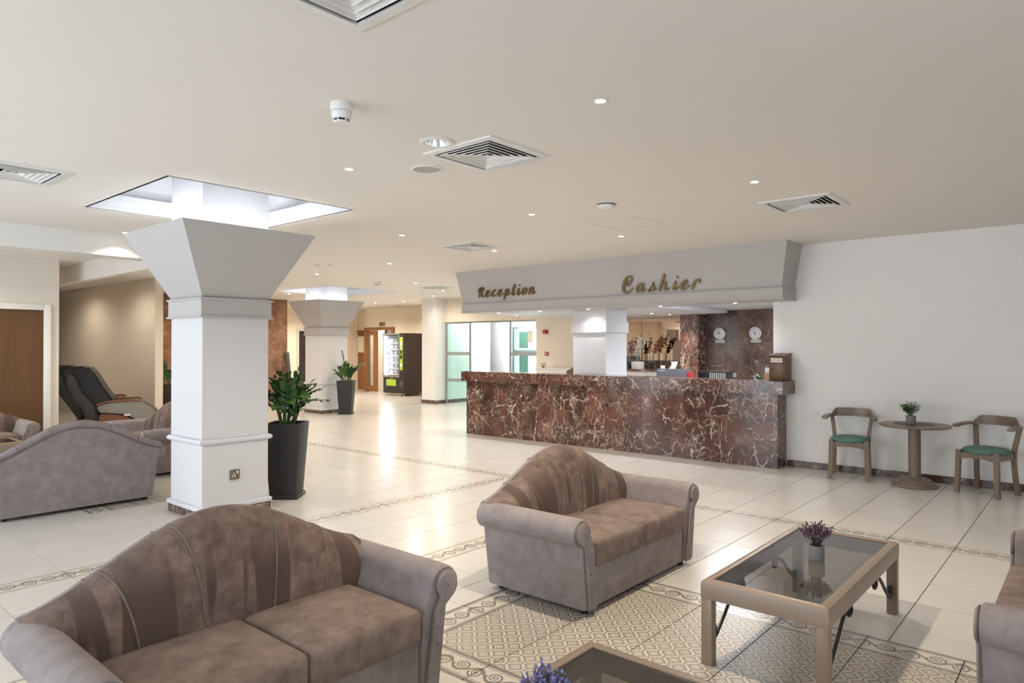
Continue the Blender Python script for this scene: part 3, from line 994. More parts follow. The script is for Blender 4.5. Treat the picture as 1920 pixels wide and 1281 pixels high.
# ---------------------------------------------------------------- small plants on tables
def sprig_plant(name, label, loc, pr, ph, flower, fh, spread, n, seed, leafy=False):
    rng = random.Random(seed)
    t = thing(name, label, 'plant', loc)
    MB().lathe([(pr * .90, 0), (pr, ph * .10), (pr, ph), (pr * .88, ph), (pr * .86, ph * .82)], 28, caps=True).build('pot', 'tin', t, 40)
    MB().lathe([(pr * .87, ph * .80), (pr * .80, ph * .86), (.001, ph * .90)], 20).build('soil', 'soil', t, 60)
    for i in range(n):
        a = rng.uniform(0, 2 * PI)
        ro = spread * math.sqrt(rng.uniform(.02, 1))
        top = Vector((ro * math.cos(a), ro * math.sin(a), ph + fh * rng.uniform(.62, 1.0) * (1 - .30 * (ro / spread) ** 2)))
        base = Vector((.35 * pr * math.cos(a) * rng.random(), .35 * pr * math.sin(a) * rng.random(), ph * .86))
        mid = base.lerp(top, .55) + Vector((0, 0, .015))
        st = MB().tube(catmull([base, mid, top], 3), .0013, 4).build('sprig', 'twig' if not leafy else 'stem', t)
        tip = MB()
        if leafy:
            for k in range(9):
                p = base.lerp(top, .42 + .62 * k / 9) + Vector((rng.gauss(0, .010), rng.gauss(0, .010), rng.gauss(0, .006)))
                d = Vector((rng.gauss(0, 1), rng.gauss(0, 1), rng.uniform(.1, 1))).normalized()
                s = d.cross(Vector((0, 0, 1))).normalized() * .009
                q = p + d * .030
                c = p + d * .015
                tip.add([p, c + s, q, c - s, c + Vector((0, 0, .004))], [(0, 1, 4), (1, 2, 4), (2, 3, 4), (3, 0, 4)])
            tip.build('leaves', rng.choice(['leaf', 'leaf', 'leaf_y']), st)
        else:
            for k in range(7):
                p = base.lerp(top, .66 + .36 * k / 6) + Vector((rng.gauss(0, .006), rng.gauss(0, .006), rng.gauss(0, .003)))
                r = rng.uniform(.003, .0055)
                tip.lathe([(.0004, -r * 1.5), (r, 0), (.0004, r * 1.5)], 5, p, caps=False)
            tip.build('flower_head', flower, st)
    return t
sprig_plant('potted_lavender', 'dried dark purple plant in a weathered tin pot on coffee table', (-1.203, 3.985, .419), .042, .082, 'lavender', .135, .085, 46, 3)
sprig_plant('potted_lavender', 'blue lavender in a pot on the coffee table at the bottom edge', (-1.275, 1.645, .419), .042, .090, 'lavblue', .135, .085, 46, 5)
sprig_plant('potted_lavender', 'small potted purple plant at the far left frame edge', (-10.44, 2.22, .419), .045, .10, 'lavender', .14, .08, 26, 6)

# ---------------------------------------------------------------- armchairs and round table by the right wall
def make_chair():
    t = thing('dining_armchair', 'x', 'chair')
    # local: faces -y
    legs = {}
    for s in (-1, 1):
        f = [(s * .205, -.19, 0), (s * .195, -.182, .24), (s * .190, -.178, .475)]
        def sq(path, w, d):
            rings = []
            for x, y, z in path:
                rings.append([(x - w / 2, y - d / 2, z), (x + w / 2, y - d / 2, z), (x + w / 2, y + d / 2, z), (x - w / 2, y + d / 2, z)])
            return MB().loft(rings)
        sq(catmull(f, 4), .046, .040).build('leg', 'taupewood', t, 35)
        b = [(s * .205, .215, 0), (s * .192, .178, .24), (s * .188, .172, .45), (s * .205, .195, .60), (s * .225, .222, .735)]
        sq(catmull(b, 4), .044, .036).build('leg', 'taupewood', t, 35)
    # apron
    for s in (-1, 1):
        MB().box(s * .19 - .011, s * .19 + .011, -.16, .16, .385, .45).build('apron_rail', 'taupewood', t)
    arcp = [(-.17, .45), (.17, .45), (.17, .375), (.09, .392), (0, .398), (-.09, .392), (-.17, .375)]
    for y in (-.178, .178):
        MB().prism(arcp, y - .011, y + .011, 'y').build('apron_rail', 'taupewood', t)
    # round upholstered seat
    prof = [(.150, .442), (.205, .444), (.222, .458), (.224, .474), (.205, .494), (.15, .508), (.08, .514), (.001, .516)]
    MB().lathe(prof, 36).build('seat', 'teal', t, 60)
    # armrest bow: a flat curved bar from hand to hand behind the sitter
    path = catmull([(-.275, -.085, .722), (-.268, .00, .735), (-.252, .12, .742), (-.19, .215, .745), (-.09, .250, .747), (0, .258, .748), (.09, .250, .747), (.19, .215, .745), (.252, .12, .742), (.268, .00, .735), (.275, -.085, .722)], 5)
    rings = []
    for i, p in enumerate(path):
        tg = (path[min(i + 1, len(path) - 1)] - path[max(i - 1, 0)]).normalized()
        nn = Vector((tg.y, -tg.x, 0)).normalized()
        k = i / (len(path) - 1)
        w = .026 if .15 < k < .85 else .031
        rings.append([p - nn * w + Vector((0, 0, -.015)), p + nn * w + Vector((0, 0, -.015)), p + nn * w + Vector((0, 0, .015)), p - nn * w + Vector((0, 0, .015))])
    MB().loft(rings).build('arm_bow', 'taupewood', t, 35)
    rings = []
    sub = [p for p in path if p.y > .18]
    for i, p in enumerate(sub):
        k = abs(2 * i / (len(sub) - 1) - 1)
        h = .012 + .060 * min(1, (1 - k) / .22)
        nn = Vector((-p.x * .9, -.35, 0)).normalized()
        rings.append([p - nn * .013 + Vector((0, 0, .012)), p + nn * .013 + Vector((0, 0, .012)), p + nn * .011 + Vector((0, 0, .014 + h)), p - nn * .011 + Vector((0, 0, .014 + h))])
    MB().loft(rings).build('back_crest', 'taupewood', t, 35)
    return t
ch = make_chair()
ch['label'] = 'wooden armchair with green seat, left of the round table'
ch.location = (-2.335, 9.045, 0)
ch.rotation_euler = (0, 0, R(9))
dup(ch, (-.955, 9.005, 0), R(-21), 'wooden armchair with green seat, right of the round table')

t = thing('round_table', 'round wooden pedestal table between two green-seated armchairs', 'table', (-1.635, 8.985, 0))
MB().lathe([(.225, 0), (.235, .012), (.230, .030), (.205, .034), (.205, .050), (.195, .058), (.172, .060), (.172, .075), (.160, .084), (.125, .088), (.125, .095), (.07, .10)], 48).build('base', 'taupewood', t, 35)
MB().lathe([(.064, .095), (.064, .69)], 32).build('pedestal', 'taupewood', t, 50)
MB().lathe([(.24, .675), (.35, .68), (.366, .690), (.366, .700), (.358, .708), (.20, .71), (.001, .71)], 64).build('tabletop', 'taupewood', t, 40)
MB().lathe([(.205, .7095), (.205, .7125), (.001, .7125)], 48).build('dark_inlay', 'body', t, 40)
sprig_plant('potted_plant', 'small leafy green plant in a grey pot on the round table', (-1.66, 8.93, .712), .052, .095, 'leaf', .17, .115, 44, 9, True)

# ---------------------------------------------------------------- tall potted plants
def leaf_mesh(l, w):
    m = MB()
    n = 6
    vs, fs = [], []
    for k in range(n + 1):
        u = k / n
        ww = w * math.sin(PI * min(1, u * 1.0)) ** .75 * (1.0 - .25 * u) if 0 < k < n else 0.0008
        z = .10 * l * math.sin(PI * u * .8)
        vs += [(l * u, -ww, z + ww * .35), (l * u, 0, z), (l * u, ww, z + ww * .35)]
    for k in range(n):
        a, b = k * 3, k * 3 + 3
        fs += [(a, a + 1, b + 1, b), (a + 1, a + 2, b + 2, b + 1)]
    return m.add(vs, fs).mesh('leaf', 70)
LEAF = [leaf_mesh(.095, .024), leaf_mesh(.075, .020), leaf_mesh(.11, .03)]
BIG = leaf_mesh(.22, .075)
for me in LEAF:
    me.materials.append(M['leaf'])
BIG.materials.append(M['leaf_y'])
def planter(label, loc, rz, fronds, seed, big=0):
    rng = random.Random(seed)
    t = thing('potted_zz_plant', label, 'plant', loc, rz)
    def rsq(h, z, c=.012, n=3):
        o = []
        for sx, sy, a0 in ((1, 1, 0), (-1, 1, 90), (-1, -1, 180), (1, -1, 270)):
            for k in range(n):
                a = R(a0 + 90 * k / (n - 1))
                o.append((sx * (h - c) + c * math.cos(a), sy * (h - c) + c * math.sin(a), z))
        return o
    MB().loft([rsq(.140, .035), rsq(.190, .785), rsq(.190, .79), rsq(.172, .79), rsq(.168, .74)]).build('pot', 'charcoal', t, 30)
    MB().loft([rsq(.158, .0), rsq(.162, .025), rsq(.150, .04)]).build('pot_foot', 'charcoal', t, 30)
    MB().box(-.168, .168, -.168, .168, .735, .745).build('soil', 'soil', t)
    for (az, lean, ln, dn) in fronds:
        a = R(az) - rz
        d = Vector((math.cos(a), math.sin(a), 0))
        base = d * .05 + Vector((rng.uniform(-.05, .05), rng.uniform(-.05, .05), .74))
        pts = [base, base + d * lean * ln * .22 + Vector((0, 0, ln * .38)), base + d * lean * ln * .58 + Vector((0, 0, ln * .70)), base + d * lean * ln + Vector((0, 0, ln * (1.0 - .32 * lean)))]
        path = catmull(pts, 6)
        n = len(path)
        fr = MB().tube(path, [.010 * (1 - .75 * i / n) + .001 for i in range(n)], 6).build('frond', 'stem', t, 60)
        k = int(ln / dn)
        for i in range(k):
            u = .30 + .70 * i / max(1, k - 1)
            j = min(n - 1, int(u * (n - 1)))
            p = path[j]
            tg = (path[min(j + 1, n - 1)] - path[max(j - 1, 0)]).normalized()
            side = tg.cross(Vector((0, 0, 1)) if abs(tg.z) < .95 else d).normalized() * (1 if i % 2 else -1)
            if i == k - 1:
                side = tg * .2
            x = (tg * .75 + side * .85 + Vector((rng.gauss(0, .10), rng.gauss(0, .10), rng.gauss(0, .10)))).normalized()
            z = tg.cross(side).normalized() * (1 if i % 2 else -1)
            z = (z - x * z.dot(x)).normalized()
            y = z.cross(x)
            q = Matrix((x, y, z)).transposed().to_euler()
            sc = .75 + .45 * math.sin(PI * min(1, u)) * rng.uniform(.85, 1.1)
            lf = obj('leaf', rng.choice(LEAF), None, fr, p, q)
            lf.scale = (sc, sc, sc)
    for i in range(big):
        a = R(-60 + i * 45) - rz
        d = Vector((math.cos(a), math.sin(a), 0))
        p0 = Vector((0, 0, .74)); p1 = d * .07 + Vector((0, 0, .98 + .06 * i))
        st = MB().tube(catmull([p0, p0.lerp(p1, .5) + d * .02, p1], 4), .004, 6).build('leaf_stalk', 'stem', t, 60)
        obj('leaf', BIG, None, st, p1, (R(20 * i), R(15), a))
    return t
planter('tall charcoal planter with bushy green plant behind the near column', (-6.60, 3.985, 0), R(42),
        [(5, .28, .66, .028), (55, .55, .50, .028), (25, .5, .56, .028), (-20, .30, .60, .028), (40, .45, .50, .028), (75, .25, .55, .030), (15, .85, .42, .034), (50, .95, .40, .036), (-60, .35, .58, .030), (-95, .40, .50, .030), (110, .5, .40, .03), (160, .4, .40, .034), (230, .4, .42, .034), (-40, .15, .62, .030), (20, .2, .36, .028)], 21, 3)
planter('tall charcoal planter with green plant beside the far column', (-13.62, 9.79, 0), R(40.7),
        [(222, .12, .74, .030), (40, .95, .62, .028), (60, .4, .50, .028), (20, .5, .44, .028), (200, .55, .34, .03), (90, .5, .40, .03), (-50, .35, .46, .03), (-20, .25, .52, .03), (130, .3, .42, .034), (40, .55, .38, .03), (220, .8, .30, .03), (10, .3, .40, .026), (75, .65, .36, .026), (250, .3, .42, .026), (180, .45, .38, .028)], 22)
planter('charcoal planter with green plant against the marble wall at left', (-15.05, 6.28, 0), R(38),
        [(200, .35, .62, .032), (230, .55, .44, .034), (40, .4, .50, .034), (180, .1, .5, .034), (-30, .4, .44, .034), (215, .2, .40, .032)], 23)
# ---------------------------------------------------------------- reception counter
rc = thing('reception_counter', 'long red marble reception counter with overhanging top', 'counter', (0, 0, 0))
MB().box(-8.86, -3.24, 9.075, 9.36, 0, .97).build('counter_core', 'dark', rc)
n = 17
pw = (8.89 - 3.215) / n
for i in range(n):
    x0 = -8.89 + i * pw
    cut = .36 if i % 5 in (1, 3) else .66
    for z0, z1 in (((0.0, cut), (cut, .972)) if i % 5 in (1, 3, 4) else ((0.0, .972),)):
        MB().box(x0 + .0006, x0 + pw - .0006, 9.05, 9.075, z0 + .0006, z1 - .0006).build('marble_panel', 'marble', rc)
for x in (-3.24, -8.89):
    MB().box(x, x + .025, 9.076, YW - .002 if x > -5 else 9.36, 0.001, .972).build('marble_end_panel', 'marble_b' if x > -5 else 'marble', rc)
e = [-8.93, -8.1, -7.4, -6.75, -6.1, -5.45, -4.85, -4.25, -3.7, -3.10]
for a, b in zip(e, e[1:]):
    MB().bevbox(a + .0006, b - .0006, 8.945, 8.985, .975, 1.147, .003, 1).build('counter_top_edge', 'marble', rc, 30)
    MB().box(a + .0006, b - .0006, 8.985, YW - .004, 1.125, 1.147).build('counter_top', 'marble', rc)
MB().box(-3.14, -3.10, 8.986, YW - .004, .975, 1.124).build('counter_top_edge', 'marble_b', rc)
# white structural pier standing in the counter line
pr = thing('pier_column', 'white square pier rising behind the reception counter', 'column', (-6.425, 9.75, 0))
MB().box(-.325, .325, -.32, .32, 0, 2.335).build('shaft', 'white', pr)
MB().sqring(0, 0, [(.323, 1.845), (.345, 1.845), (.345, 2.02), (.323, 2.02)]).build('frieze', 'white', pr)
MB().sqring(0, 0, [(.323, 1.825), (.358, 1.83), (.358, 1.845), (.323, 1.85)]).build('frieze_moulding', 'white', pr)
# lettering on the soffit
GL = {
 'C': (.78, [[(.60, .70, .05), (.62, .86, .07), (.50, .98, .10), (.30, .95, .14), (.12, .70, .17), (.06, .38, .18), (.14, .10, .15), (.34, .0, .10), (.56, .08, .07), (.74, .26, .05)], [(.60, .70, .05), (.48, .46, .06), (.34, .42, .07), (.30, .56, .06), (.42, .72, .05)]]),
 'R': (.86, [[(.36, .92, .13), (.24, .50, .16), (.12, .02, .13)], [(.04, .52, .05), (.02, .74, .09), (.18, .94, .10), (.44, 1.0, .10), (.66, .90, .13), (.66, .70, .14), (.50, .56, .09), (.28, .50, .06)], [(.36, .52, .08), (.50, .26, .15), (.62, .04, .12), (.76, .06, .06), (.84, .18, .04)]]),
 'a': (.66, [[(.44, .46, .07), (.30, .52, .08), (.12, .38, .15), (.06, .16, .16), (.16, .02, .10), (.32, .12, .06), (.44, .34, .05)], [(.48, .50, .12), (.40, .22, .14), (.44, .03, .10), (.58, .08, .05), (.66, .18, .04)]]),
 's': (.56, [[(.02, .08, .05), (.20, .26, .05), (.34, .52, .08), (.30, .40, .10), (.38, .20, .14), (.28, .02, .10), (.08, .02, .10), (.08, .12, .08)], [(.34, .04, .07), (.48, .08, .05), (.56, .18, .04)]]),
 'h': (.70, [[(.28, .98, .13), (.18, .52, .15), (.07, .0, .12)], [(.12, .20, .05), (.28, .44, .07), (.42, .46, .12), (.40, .22, .15), (.44, .03, .10), (.58, .06, .05), (.68, .16, .04)]]),
 'i': (.42, [[(.20, .50, .12), (.12, .22, .15), (.14, .03, .11), (.28, .06, .06), (.40, .18, .04)], [(.235, .72, .13), (.245, .735, .14), (.255, .75, .13)]]),
 'e': (.56, [[(.10, .18, .05), (.28, .26, .06), (.38, .40, .08), (.30, .52, .08), (.14, .42, .12), (.06, .20, .16), (.14, .03, .12), (.32, .04, .07), (.48, .14, .05), (.56, .22, .04)]]),
 'c': (.54, [[(.36, .38, .09), (.32, .51, .09), (.16, .46, .11), (.06, .22, .16), (.14, .03, .12), (.32, .04, .07), (.46, .14, .05), (.54, .22, .04)]]),
 'r': (.54, [[(.20, .50, .11), (.12, .24, .15), (.06, .0, .11)], [(.12, .24, .05), (.28, .46, .07), (.40, .50, .11), (.46, .38, .08), (.52, .30, .04)]]),
 'p': (.62, [[(.22, .50, .12), (.12, .12, .14), (.02, -.28, .10)], [(.16, .30, .05), (.30, .50, .08), (.44, .42, .13), (.42, .16, .13), (.26, .01, .07), (.16, .06, .05)], [(.40, .06, .05), (.54, .10, .05), (.62, .18, .04)]]),
 't': (.46, [[(.30, .84, .10), (.18, .40, .14), (.14, .12, .14), (.20, .02, .10), (.34, .08, .05), (.44, .18, .04)], [(.04, .55, .06), (.22, .57, .07), (.42, .59, .05)]]),
 'o': (.58, [[(.30, .52, .08), (.12, .40, .13), (.07, .16, .15), (.20, .01, .09), (.36, .12, .13), (.40, .36, .13), (.30, .52, .08)], [(.38, .40, .05), (.48, .42, .05), (.58, .36, .04)]]),
 'n': (.66, [[(.16, .50, .11), (.10, .24, .14), (.04, .0, .11)], [(.09, .20, .05), (.26, .46, .07), (.40, .48, .12), (.38, .22, .15), (.42, .03, .10), (.54, .06, .05), (.64, .16, .04)]]),
}
def letter(ch, size):
    m = MB()
    dep = .030
    for st in GL[ch][1]:
        pts = catmull([(x + .22 * y, y, w) for x, y, w in st], 5)
        vs, fs, mi = [], [], []
        k = len(pts)
        for i, p in enumerate(pts):
            a, b = pts[max(i - 1, 0)], pts[min(i + 1, k - 1)]
            tx, ty = b.x - a.x, b.y - a.y
            l = math.hypot(tx, ty) or 1
            nx, ny = -ty / l * p.z / 2, tx / l * p.z / 2
            for yy in (0, -dep):
                vs += [((p.x + nx) * size, yy, (p.y + ny) * size), ((p.x - nx) * size, yy, (p.y - ny) * size)]
        side, face = [], []
        for i in range(k - 1):
            a, b = i * 4, i * 4 + 4
            face.append((a + 2, a + 3, b + 3, b + 2))
            side += [(a, b, b + 1, a + 1), (a, a + 2, b + 2, b), (a + 1, b + 1, b + 3, a + 3)]
        side += [(0, 1, 3, 2), ((k - 1) * 4, (k - 1) * 4 + 2, (k - 1) * 4 + 3, (k - 1) * 4 + 1)]
        m.add(vs, side, 0)
        o = len(m.v) - len(vs)
        m.f += [tuple(i + o for i in f) for f in face]
        m.mi += [1] * len(face)
    return m
def lettering(word, x0, x1, z, size, label, low=1.0):
    t = thing('wall_lettering', label, 'sign', (x0, 8.80 + (ZC - z) * .105 / .59, z))
    t.rotation_euler = (R(10.1), 0, 0)
    wd = [GL[c][0] * (low if c.islower() else 1) for c in word]
    tot = sum(wd) - .05
    k = (x1 - x0) / (tot * size)
    x = 0
    for c, w in zip(word, wd):
        letter(c, size * (low if c.islower() else 1)).build('letter', ['brass', 'bronze_letter'], t, None, loc=(x, -.002, 0))
        x += w * size * k
    return t
M['bronze_letter'] = metal('dark_bronze_letter', (.20, .135, .065), .4)
lettering('Reception', -8.42, -7.10, 2.475, .175, 'bronze script lettering Reception on the grey soffit', 1.30)
lettering('Cashier', -5.46, -4.19, 2.405, .245, 'bronze script lettering Cashier on the grey soffit')

# questionnaire box
q = thing('suggestion_box', 'wooden questionnaire box standing on the counter end by the wall', 'box', (-3.245, 9.20, 1.148))
MB().bevbox(-.105, .105, -.075, .165, 0, .335, .004).build('box_body', 'boxwood', q, 40)
MB().add([(-.115, -.095, .345), (.112, -.095, .345), (.112, .17, .365), (-.115, .17, .365), (-.115, -.095, .325), (.112, -.095, .325), (.112, .17, .335), (-.115, .17, .335)], [(0, 1, 2, 3), (7, 6, 5, 4), (0, 4, 5, 1), (1, 5, 6, 2), (2, 6, 7, 3), (3, 7, 4, 0)]).build('box_lid', 'boxwood', q)
MB().box(-.06, .06, .02, .035, .352, .358).build('slot', 'ink', q)
MB().bevbox(-.088, .088, -.083, -.074, .02, .315, .003).build('box_door', 'boxwood', q, 40)
MB().lathe([(.006, 0), (.005, .010), (.010, .016), (.007, .022), (.001, .024)], 12).build('knob', 'brass', q, 60, loc=(-.075, -.083, .165), rot=(R(90), 0, 0))
pl = MB().box(-.080, .075, -.087, -.083, .245, .298).build('name_plate', 'paper', q)
obj('lettering', text_mesh('QUESTIONNAIRES', .0205), 'ink', pl, (-.003, -.0875, .2715), (R(90), 0, 0))

# things on the desk behind the counter
def bx(name, mat, label, cat, x0, x1, y0, y1, z0, z1, group=None, b=.004):
    t = MB().bevbox(x0 - (x0 + x1) / 2, x1 - (x0 + x1) / 2, y0 - (y0 + y1) / 2, y1 - (y0 + y1) / 2, 0, z1 - z0, b).build(name, mat, None, 40, loc=((x0 + x1) / 2, (y0 + y1) / 2, z0), label=label, cat=cat, group=group)
    return t
ds = thing('reception_desk', 'white inner work desk hidden behind the marble counter', 'desk', (0, 0, 0))
MB().box(-8.6, -6.80, 9.44, 10.2, .74, .78).build('worktop', 'plastic', ds)
MB().box(-6.05, -3.45, 9.44, 10.2, .74, .78).build('worktop', 'plastic', ds)
for x in (-8.55, -6.85, -6.0, -3.5):
    MB().box(x - .02, x + .02, 9.5, 10.15, 0, .74).build('desk_leg', 'plastic', ds)
mo = thing('monitor', 'grey back of a wide screen behind the counter', 'monitor', (-5.15, 9.92, .78))
MB().bevbox(-.295, .295, -.02, .02, .10, .465, .006).build('screen_housing', 'monitor', mo, 40)
MB().bevbox(-.03, .03, .0, .03, .012, .12, .004).build('stand', 'black', mo, 40)
MB().bevbox(-.12, .12, -.08, .10, 0, .014, .004).build('stand_foot', 'black', mo, 40)
MB().box(-.26, -.14, -.0212, -.0202, .432, .440).build('brand_strip', 'plastic', mo)
rb = MB().add([(-.07, -.1, 0), (.11, -.1, 0), (-.07, -.1, .43), (-.07, .1, 0), (.11, .1, 0), (-.07, .1, .43)], [(0, 1, 2), (3, 5, 4), (0, 3, 4, 1), (1, 4, 5, 2), (2, 5, 3, 0)])
rb.build('red_folder', 'red', None, None, loc=(-4.77, 9.85, .78), label='slanting red folder beside the grey screen', cat='folder')
tr = thing('wire_tray', 'black letter tray with white wire edge beside the red folder', 'tray', (-4.70, 10.10, .78))
MB().box(-.10, .10, -.02, .12, 0, .42).build('tray_box', 'black', tr)
MB().tube([(-.12, -.06, .0), (-.12, -.06, .445), (.09, -.06, .445), (.09, -.06, 0)], .005).build('wire_edge', 'chrome', tr, 60)
bl = bx('binder_box', 'black', 'black box file left of the grey binders', 'box', -4.585, -4.51, 9.83, 10.03, .78, 1.228)
for i in range(8):
    x = -4.490 + i * .0325
    b = thing('binder', ['first', 'second', 'third', 'fourth', 'fifth', 'sixth', 'seventh', 'last'][i] + ' grey-spined binder in the row on the desk, counted from the screen', 'binder', (x, 9.95, .78), 0, 'binders in a row behind the counter')
    MB().box(-.0145, .0145, -.13, .13, 0, .445).build('binder_cover', 'black', b)
    MB().box(-.009, .009, -.133, -.1305, .03, .425).build('spine_label', 'file', b)
bx('cardboard_box', 'cardboard', 'small brown cardboard box beside the questionnaire box', 'box', -3.60, -3.42, 9.62, 9.82, .78, 1.235)
sprig_plant('small_plant', 'little green plant left of the brown cardboard box', (-3.70, 9.70, .78), .045, .29, 'leaf', .16, .06, 16, 31, True)
wd = MB().add([(-.16, 0, 0), (0, 0, 0), (0, 0, .48), (-.16, 0, .40), (-.16, .3, 0), (0, .3, 0), (0, .3, .48), (-.16, .3, .40)], [(0, 1, 2, 3), (7, 6, 5, 4), (0, 4, 5, 1), (1, 5, 6, 2), (2, 6, 7, 3), (3, 7, 4, 0)])
wd.build('wooden_rack', 'boxwood', None, None, loc=(-6.82, 9.55, .78), label='slant-topped wooden rack beside the white pier', cat='rack')

# back counter with mirror
bc = thing('back_counter', 'white back counter with marble top under the bronze mirror', 'counter', (0, 0, 0))
MB().box(-10.2, -6.62, 12.72, 13.36, 0, 1.075).build('counter_body', 'plastic', bc)
MB().box(-8.8, -6.62, 12.66, 13.37, 1.08, 1.118).build('counter_top', 'marble', bc)
MB().box(-10.2, -8.805, 12.66, 13.37, 1.08, 1.10).build('counter_top', 'plastic', bc)
mi = thing('wall_mirror', 'bronze tinted mirror panels above the back counter', 'mirror', (-7.7, 13.385, 1.30))
for x0, x1 in ((-1.1, -.02), (.0, 1.09)):
    for z0, z1, a in ((0, .44, .0), (.445, .93, .55)):
        p = MB().box(-(x1 - x0) / 2, (x1 - x0) / 2, -.006, 0, 0, z1 - z0).build('mirror_panel', 'mirror', mi, None, loc=((x0 + x1) / 2, -.004, z0), rot=(R(a * .5), 0, R(a)))
# vases with artificial orchids
def orchid(name, label, loc, petal, n, lean, seed, ph, vr, white):
    rng = random.Random(seed)
    t = thing(name, label, 'flowers', loc)
    if white:
        MB().bevbox(-vr, vr, -vr, vr, 0, .16, .004).build('vase', 'pebble', t, 40)
        MB().lathe([(vr * .55, .16), (vr * .55, .36), (vr * .50, .36), (vr * .50, .165)], 20, caps=False).build('glass_sleeve', 'clear_glass', t, 60)
    else:
        MB().lathe([(vr * .8, 0), (vr, .02), (vr, .34), (vr * .92, .34), (vr * .90, .02)], 20).build('vase', 'clear_glass', t, 50)
        MB().lathe([(vr * .75, .012), (vr * .85, .03), (vr * .85, .12), (.001, .13)], 16).build('vase_filling', 'soil', t, 50)
    for s in range(n):
        a = rng.uniform(0, 2 * PI)
        top = Vector((lean[0] + .12 * math.cos(a), lean[1] + .05 * math.sin(a), ph * rng.uniform(.86, 1.0)))
        path = catmull([(0, 0, .10), (top.x * .25, top.y * .25, ph * .5), tuple(top)], 6)
        st = MB().tube(path, .004, 5).build('flower_stem', 'twig', t)
        fl = MB()
        for k in range(16):
            p = path[int(len(path) * .48) + min(k // 3 * 1, len(path) // 2 - 1)] + Vector((rng.gauss(0, .028), rng.gauss(0, .02), rng.gauss(0, .022)))
            for j in range(5):
                b = 2 * PI * j / 5 + rng.random()
                d = Vector((math.cos(b), rng.uniform(-.5, .1), math.sin(b))) * rng.uniform(.022, .034)
                e2 = Vector((-math.sin(b), 0, math.cos(b))) * .011
                fl.add([p, p + d * .6 + e2, p + d, p + d * .6 - e2], [(0, 1, 2, 3)])
        fl.build('blossom', petal, st)
    return t
orchid('orchid_vase', 'white orchids in a pebble-filled vase before the mirror', (-7.55, 12.92, 1.118), 'petal_w', 3, (.16, 0), 41, .82, .10, True)
orchid('orchid_vase', 'mauve orchids in a glass vase next to the white pier', (-7.80, 13.05, 1.118), 'petal_p', 3, (.04, .0), 42, .70, .06, False)
orchid('orchid_vase', 'rust red orchids in a glass vase right of the white orchids', (-7.30, 13.08, 1.118), 'petal_r', 3, (.16, 0), 43, .76, .06, False)
ph = thing('desk_phone', 'black and silver phone on the back counter by the marble pillar', 'phone', (-6.74, 12.95, 1.118), R(10))
MB().add([(-.08, -.10, 0), (.08, -.10, 0), (.08, .10, 0), (-.08, .10, 0), (-.08, -.10, .03), (.08, -.10, .03), (.08, .10, .17), (-.08, .10, .17)], [(3, 2, 1, 0), (4, 5, 6, 7), (0, 1, 5, 4), (1, 2, 6, 5), (2, 3, 7, 6), (3, 0, 4, 7)]).build('phone_base', 'file', ph)
MB().rbox(.022, .10, .018, .015, (-.055, 0, .125), 0, 3).build('handset', 'black', ph, 60, rot=(R(34), 0, 0), loc=(0, .0, .0))
bx('note_block', 'paper', 'cream note block on the back counter left of the phone', 'notepad', -7.08, -6.98, 13.05, 13.07, 1.118, 1.20, b=.001)
# clocks
def clock(x, z, word, hh, mm, label):
    t = thing('wall_clock', label, 'clock', (x, 13.37, z))
    MB().lathe([(.125, 0), (.130, .012), (.128, .034), (.118, .040), (.114, .030)], 40, caps=False).build('clock_rim', 'chrome', t, 40, rot=(R(90), 0, 0))
    MB().lathe([(.116, 0), (.116, .028)], 40).build('clock_dial', 'plastic', t, 40, rot=(R(90), 0, 0))
    for i in range(1, 13):
        a = R(90 - 30 * i)
        obj('numeral', text_mesh(str(i), .034), 'ink', t, (.092 * math.cos(a), -.029, .092 * math.sin(a)), (R(90), 0, 0))
    for ang, l, w in ((hh, .058, .007), (mm, .086, .005)):
        a = R(90 - ang)
        d = Vector((math.cos(a), 0, math.sin(a))); s = Vector((-math.sin(a), 0, math.cos(a))) * w
        y = Vector((0, -.033, 0)); y2 = Vector((0, -.0315, 0))
        p = [d * -.018 - s, d * l - s * .5, d * l + s * .5, d * -.018 + s]
        MB().add([v + y for v in p] + [v + y2 for v in p], [(0, 1, 2, 3), (7, 6, 5, 4), (0, 4, 5, 1), (1, 5, 6, 2), (2, 6, 7, 3), (3, 7, 4, 0)]).build('clock_hand', 'ink', t)
    g = thing('city_plate', 'white plate reading ' + word.capitalize() + ' under a wall clock', 'sign', (x + .005, 13.371, z - .157))
    MB().bevbox(-.098, .098, -.008, 0, -.029, .029, .002).build('plate', 'plastic', g, 40)
    obj('lettering', text_mesh(word, .044), 'ink', g, (0, -.0085, -.001), (R(90), 0, 0))
clock(-5.905, 1.862, 'TOKYO', 356, 318, 'round white wall clock above the Tokyo plate')
clock(-5.168, 1.868, 'NICOSIA', 181, 318, 'round white wall clock above the Nicosia plate')
bx('wall_note', 'plastic', 'small white card on the marble wall behind the cardboard box', 'card', -4.98, -4.78, 13.355, 13.37, 1.10, 1.19, b=.001)
bx('wall_switch', 'file', 'grey switch plate low on the marble wall above the desk', 'switch', -5.68, -5.56, 13.358, 13.37, .98, 1.07, b=.001)
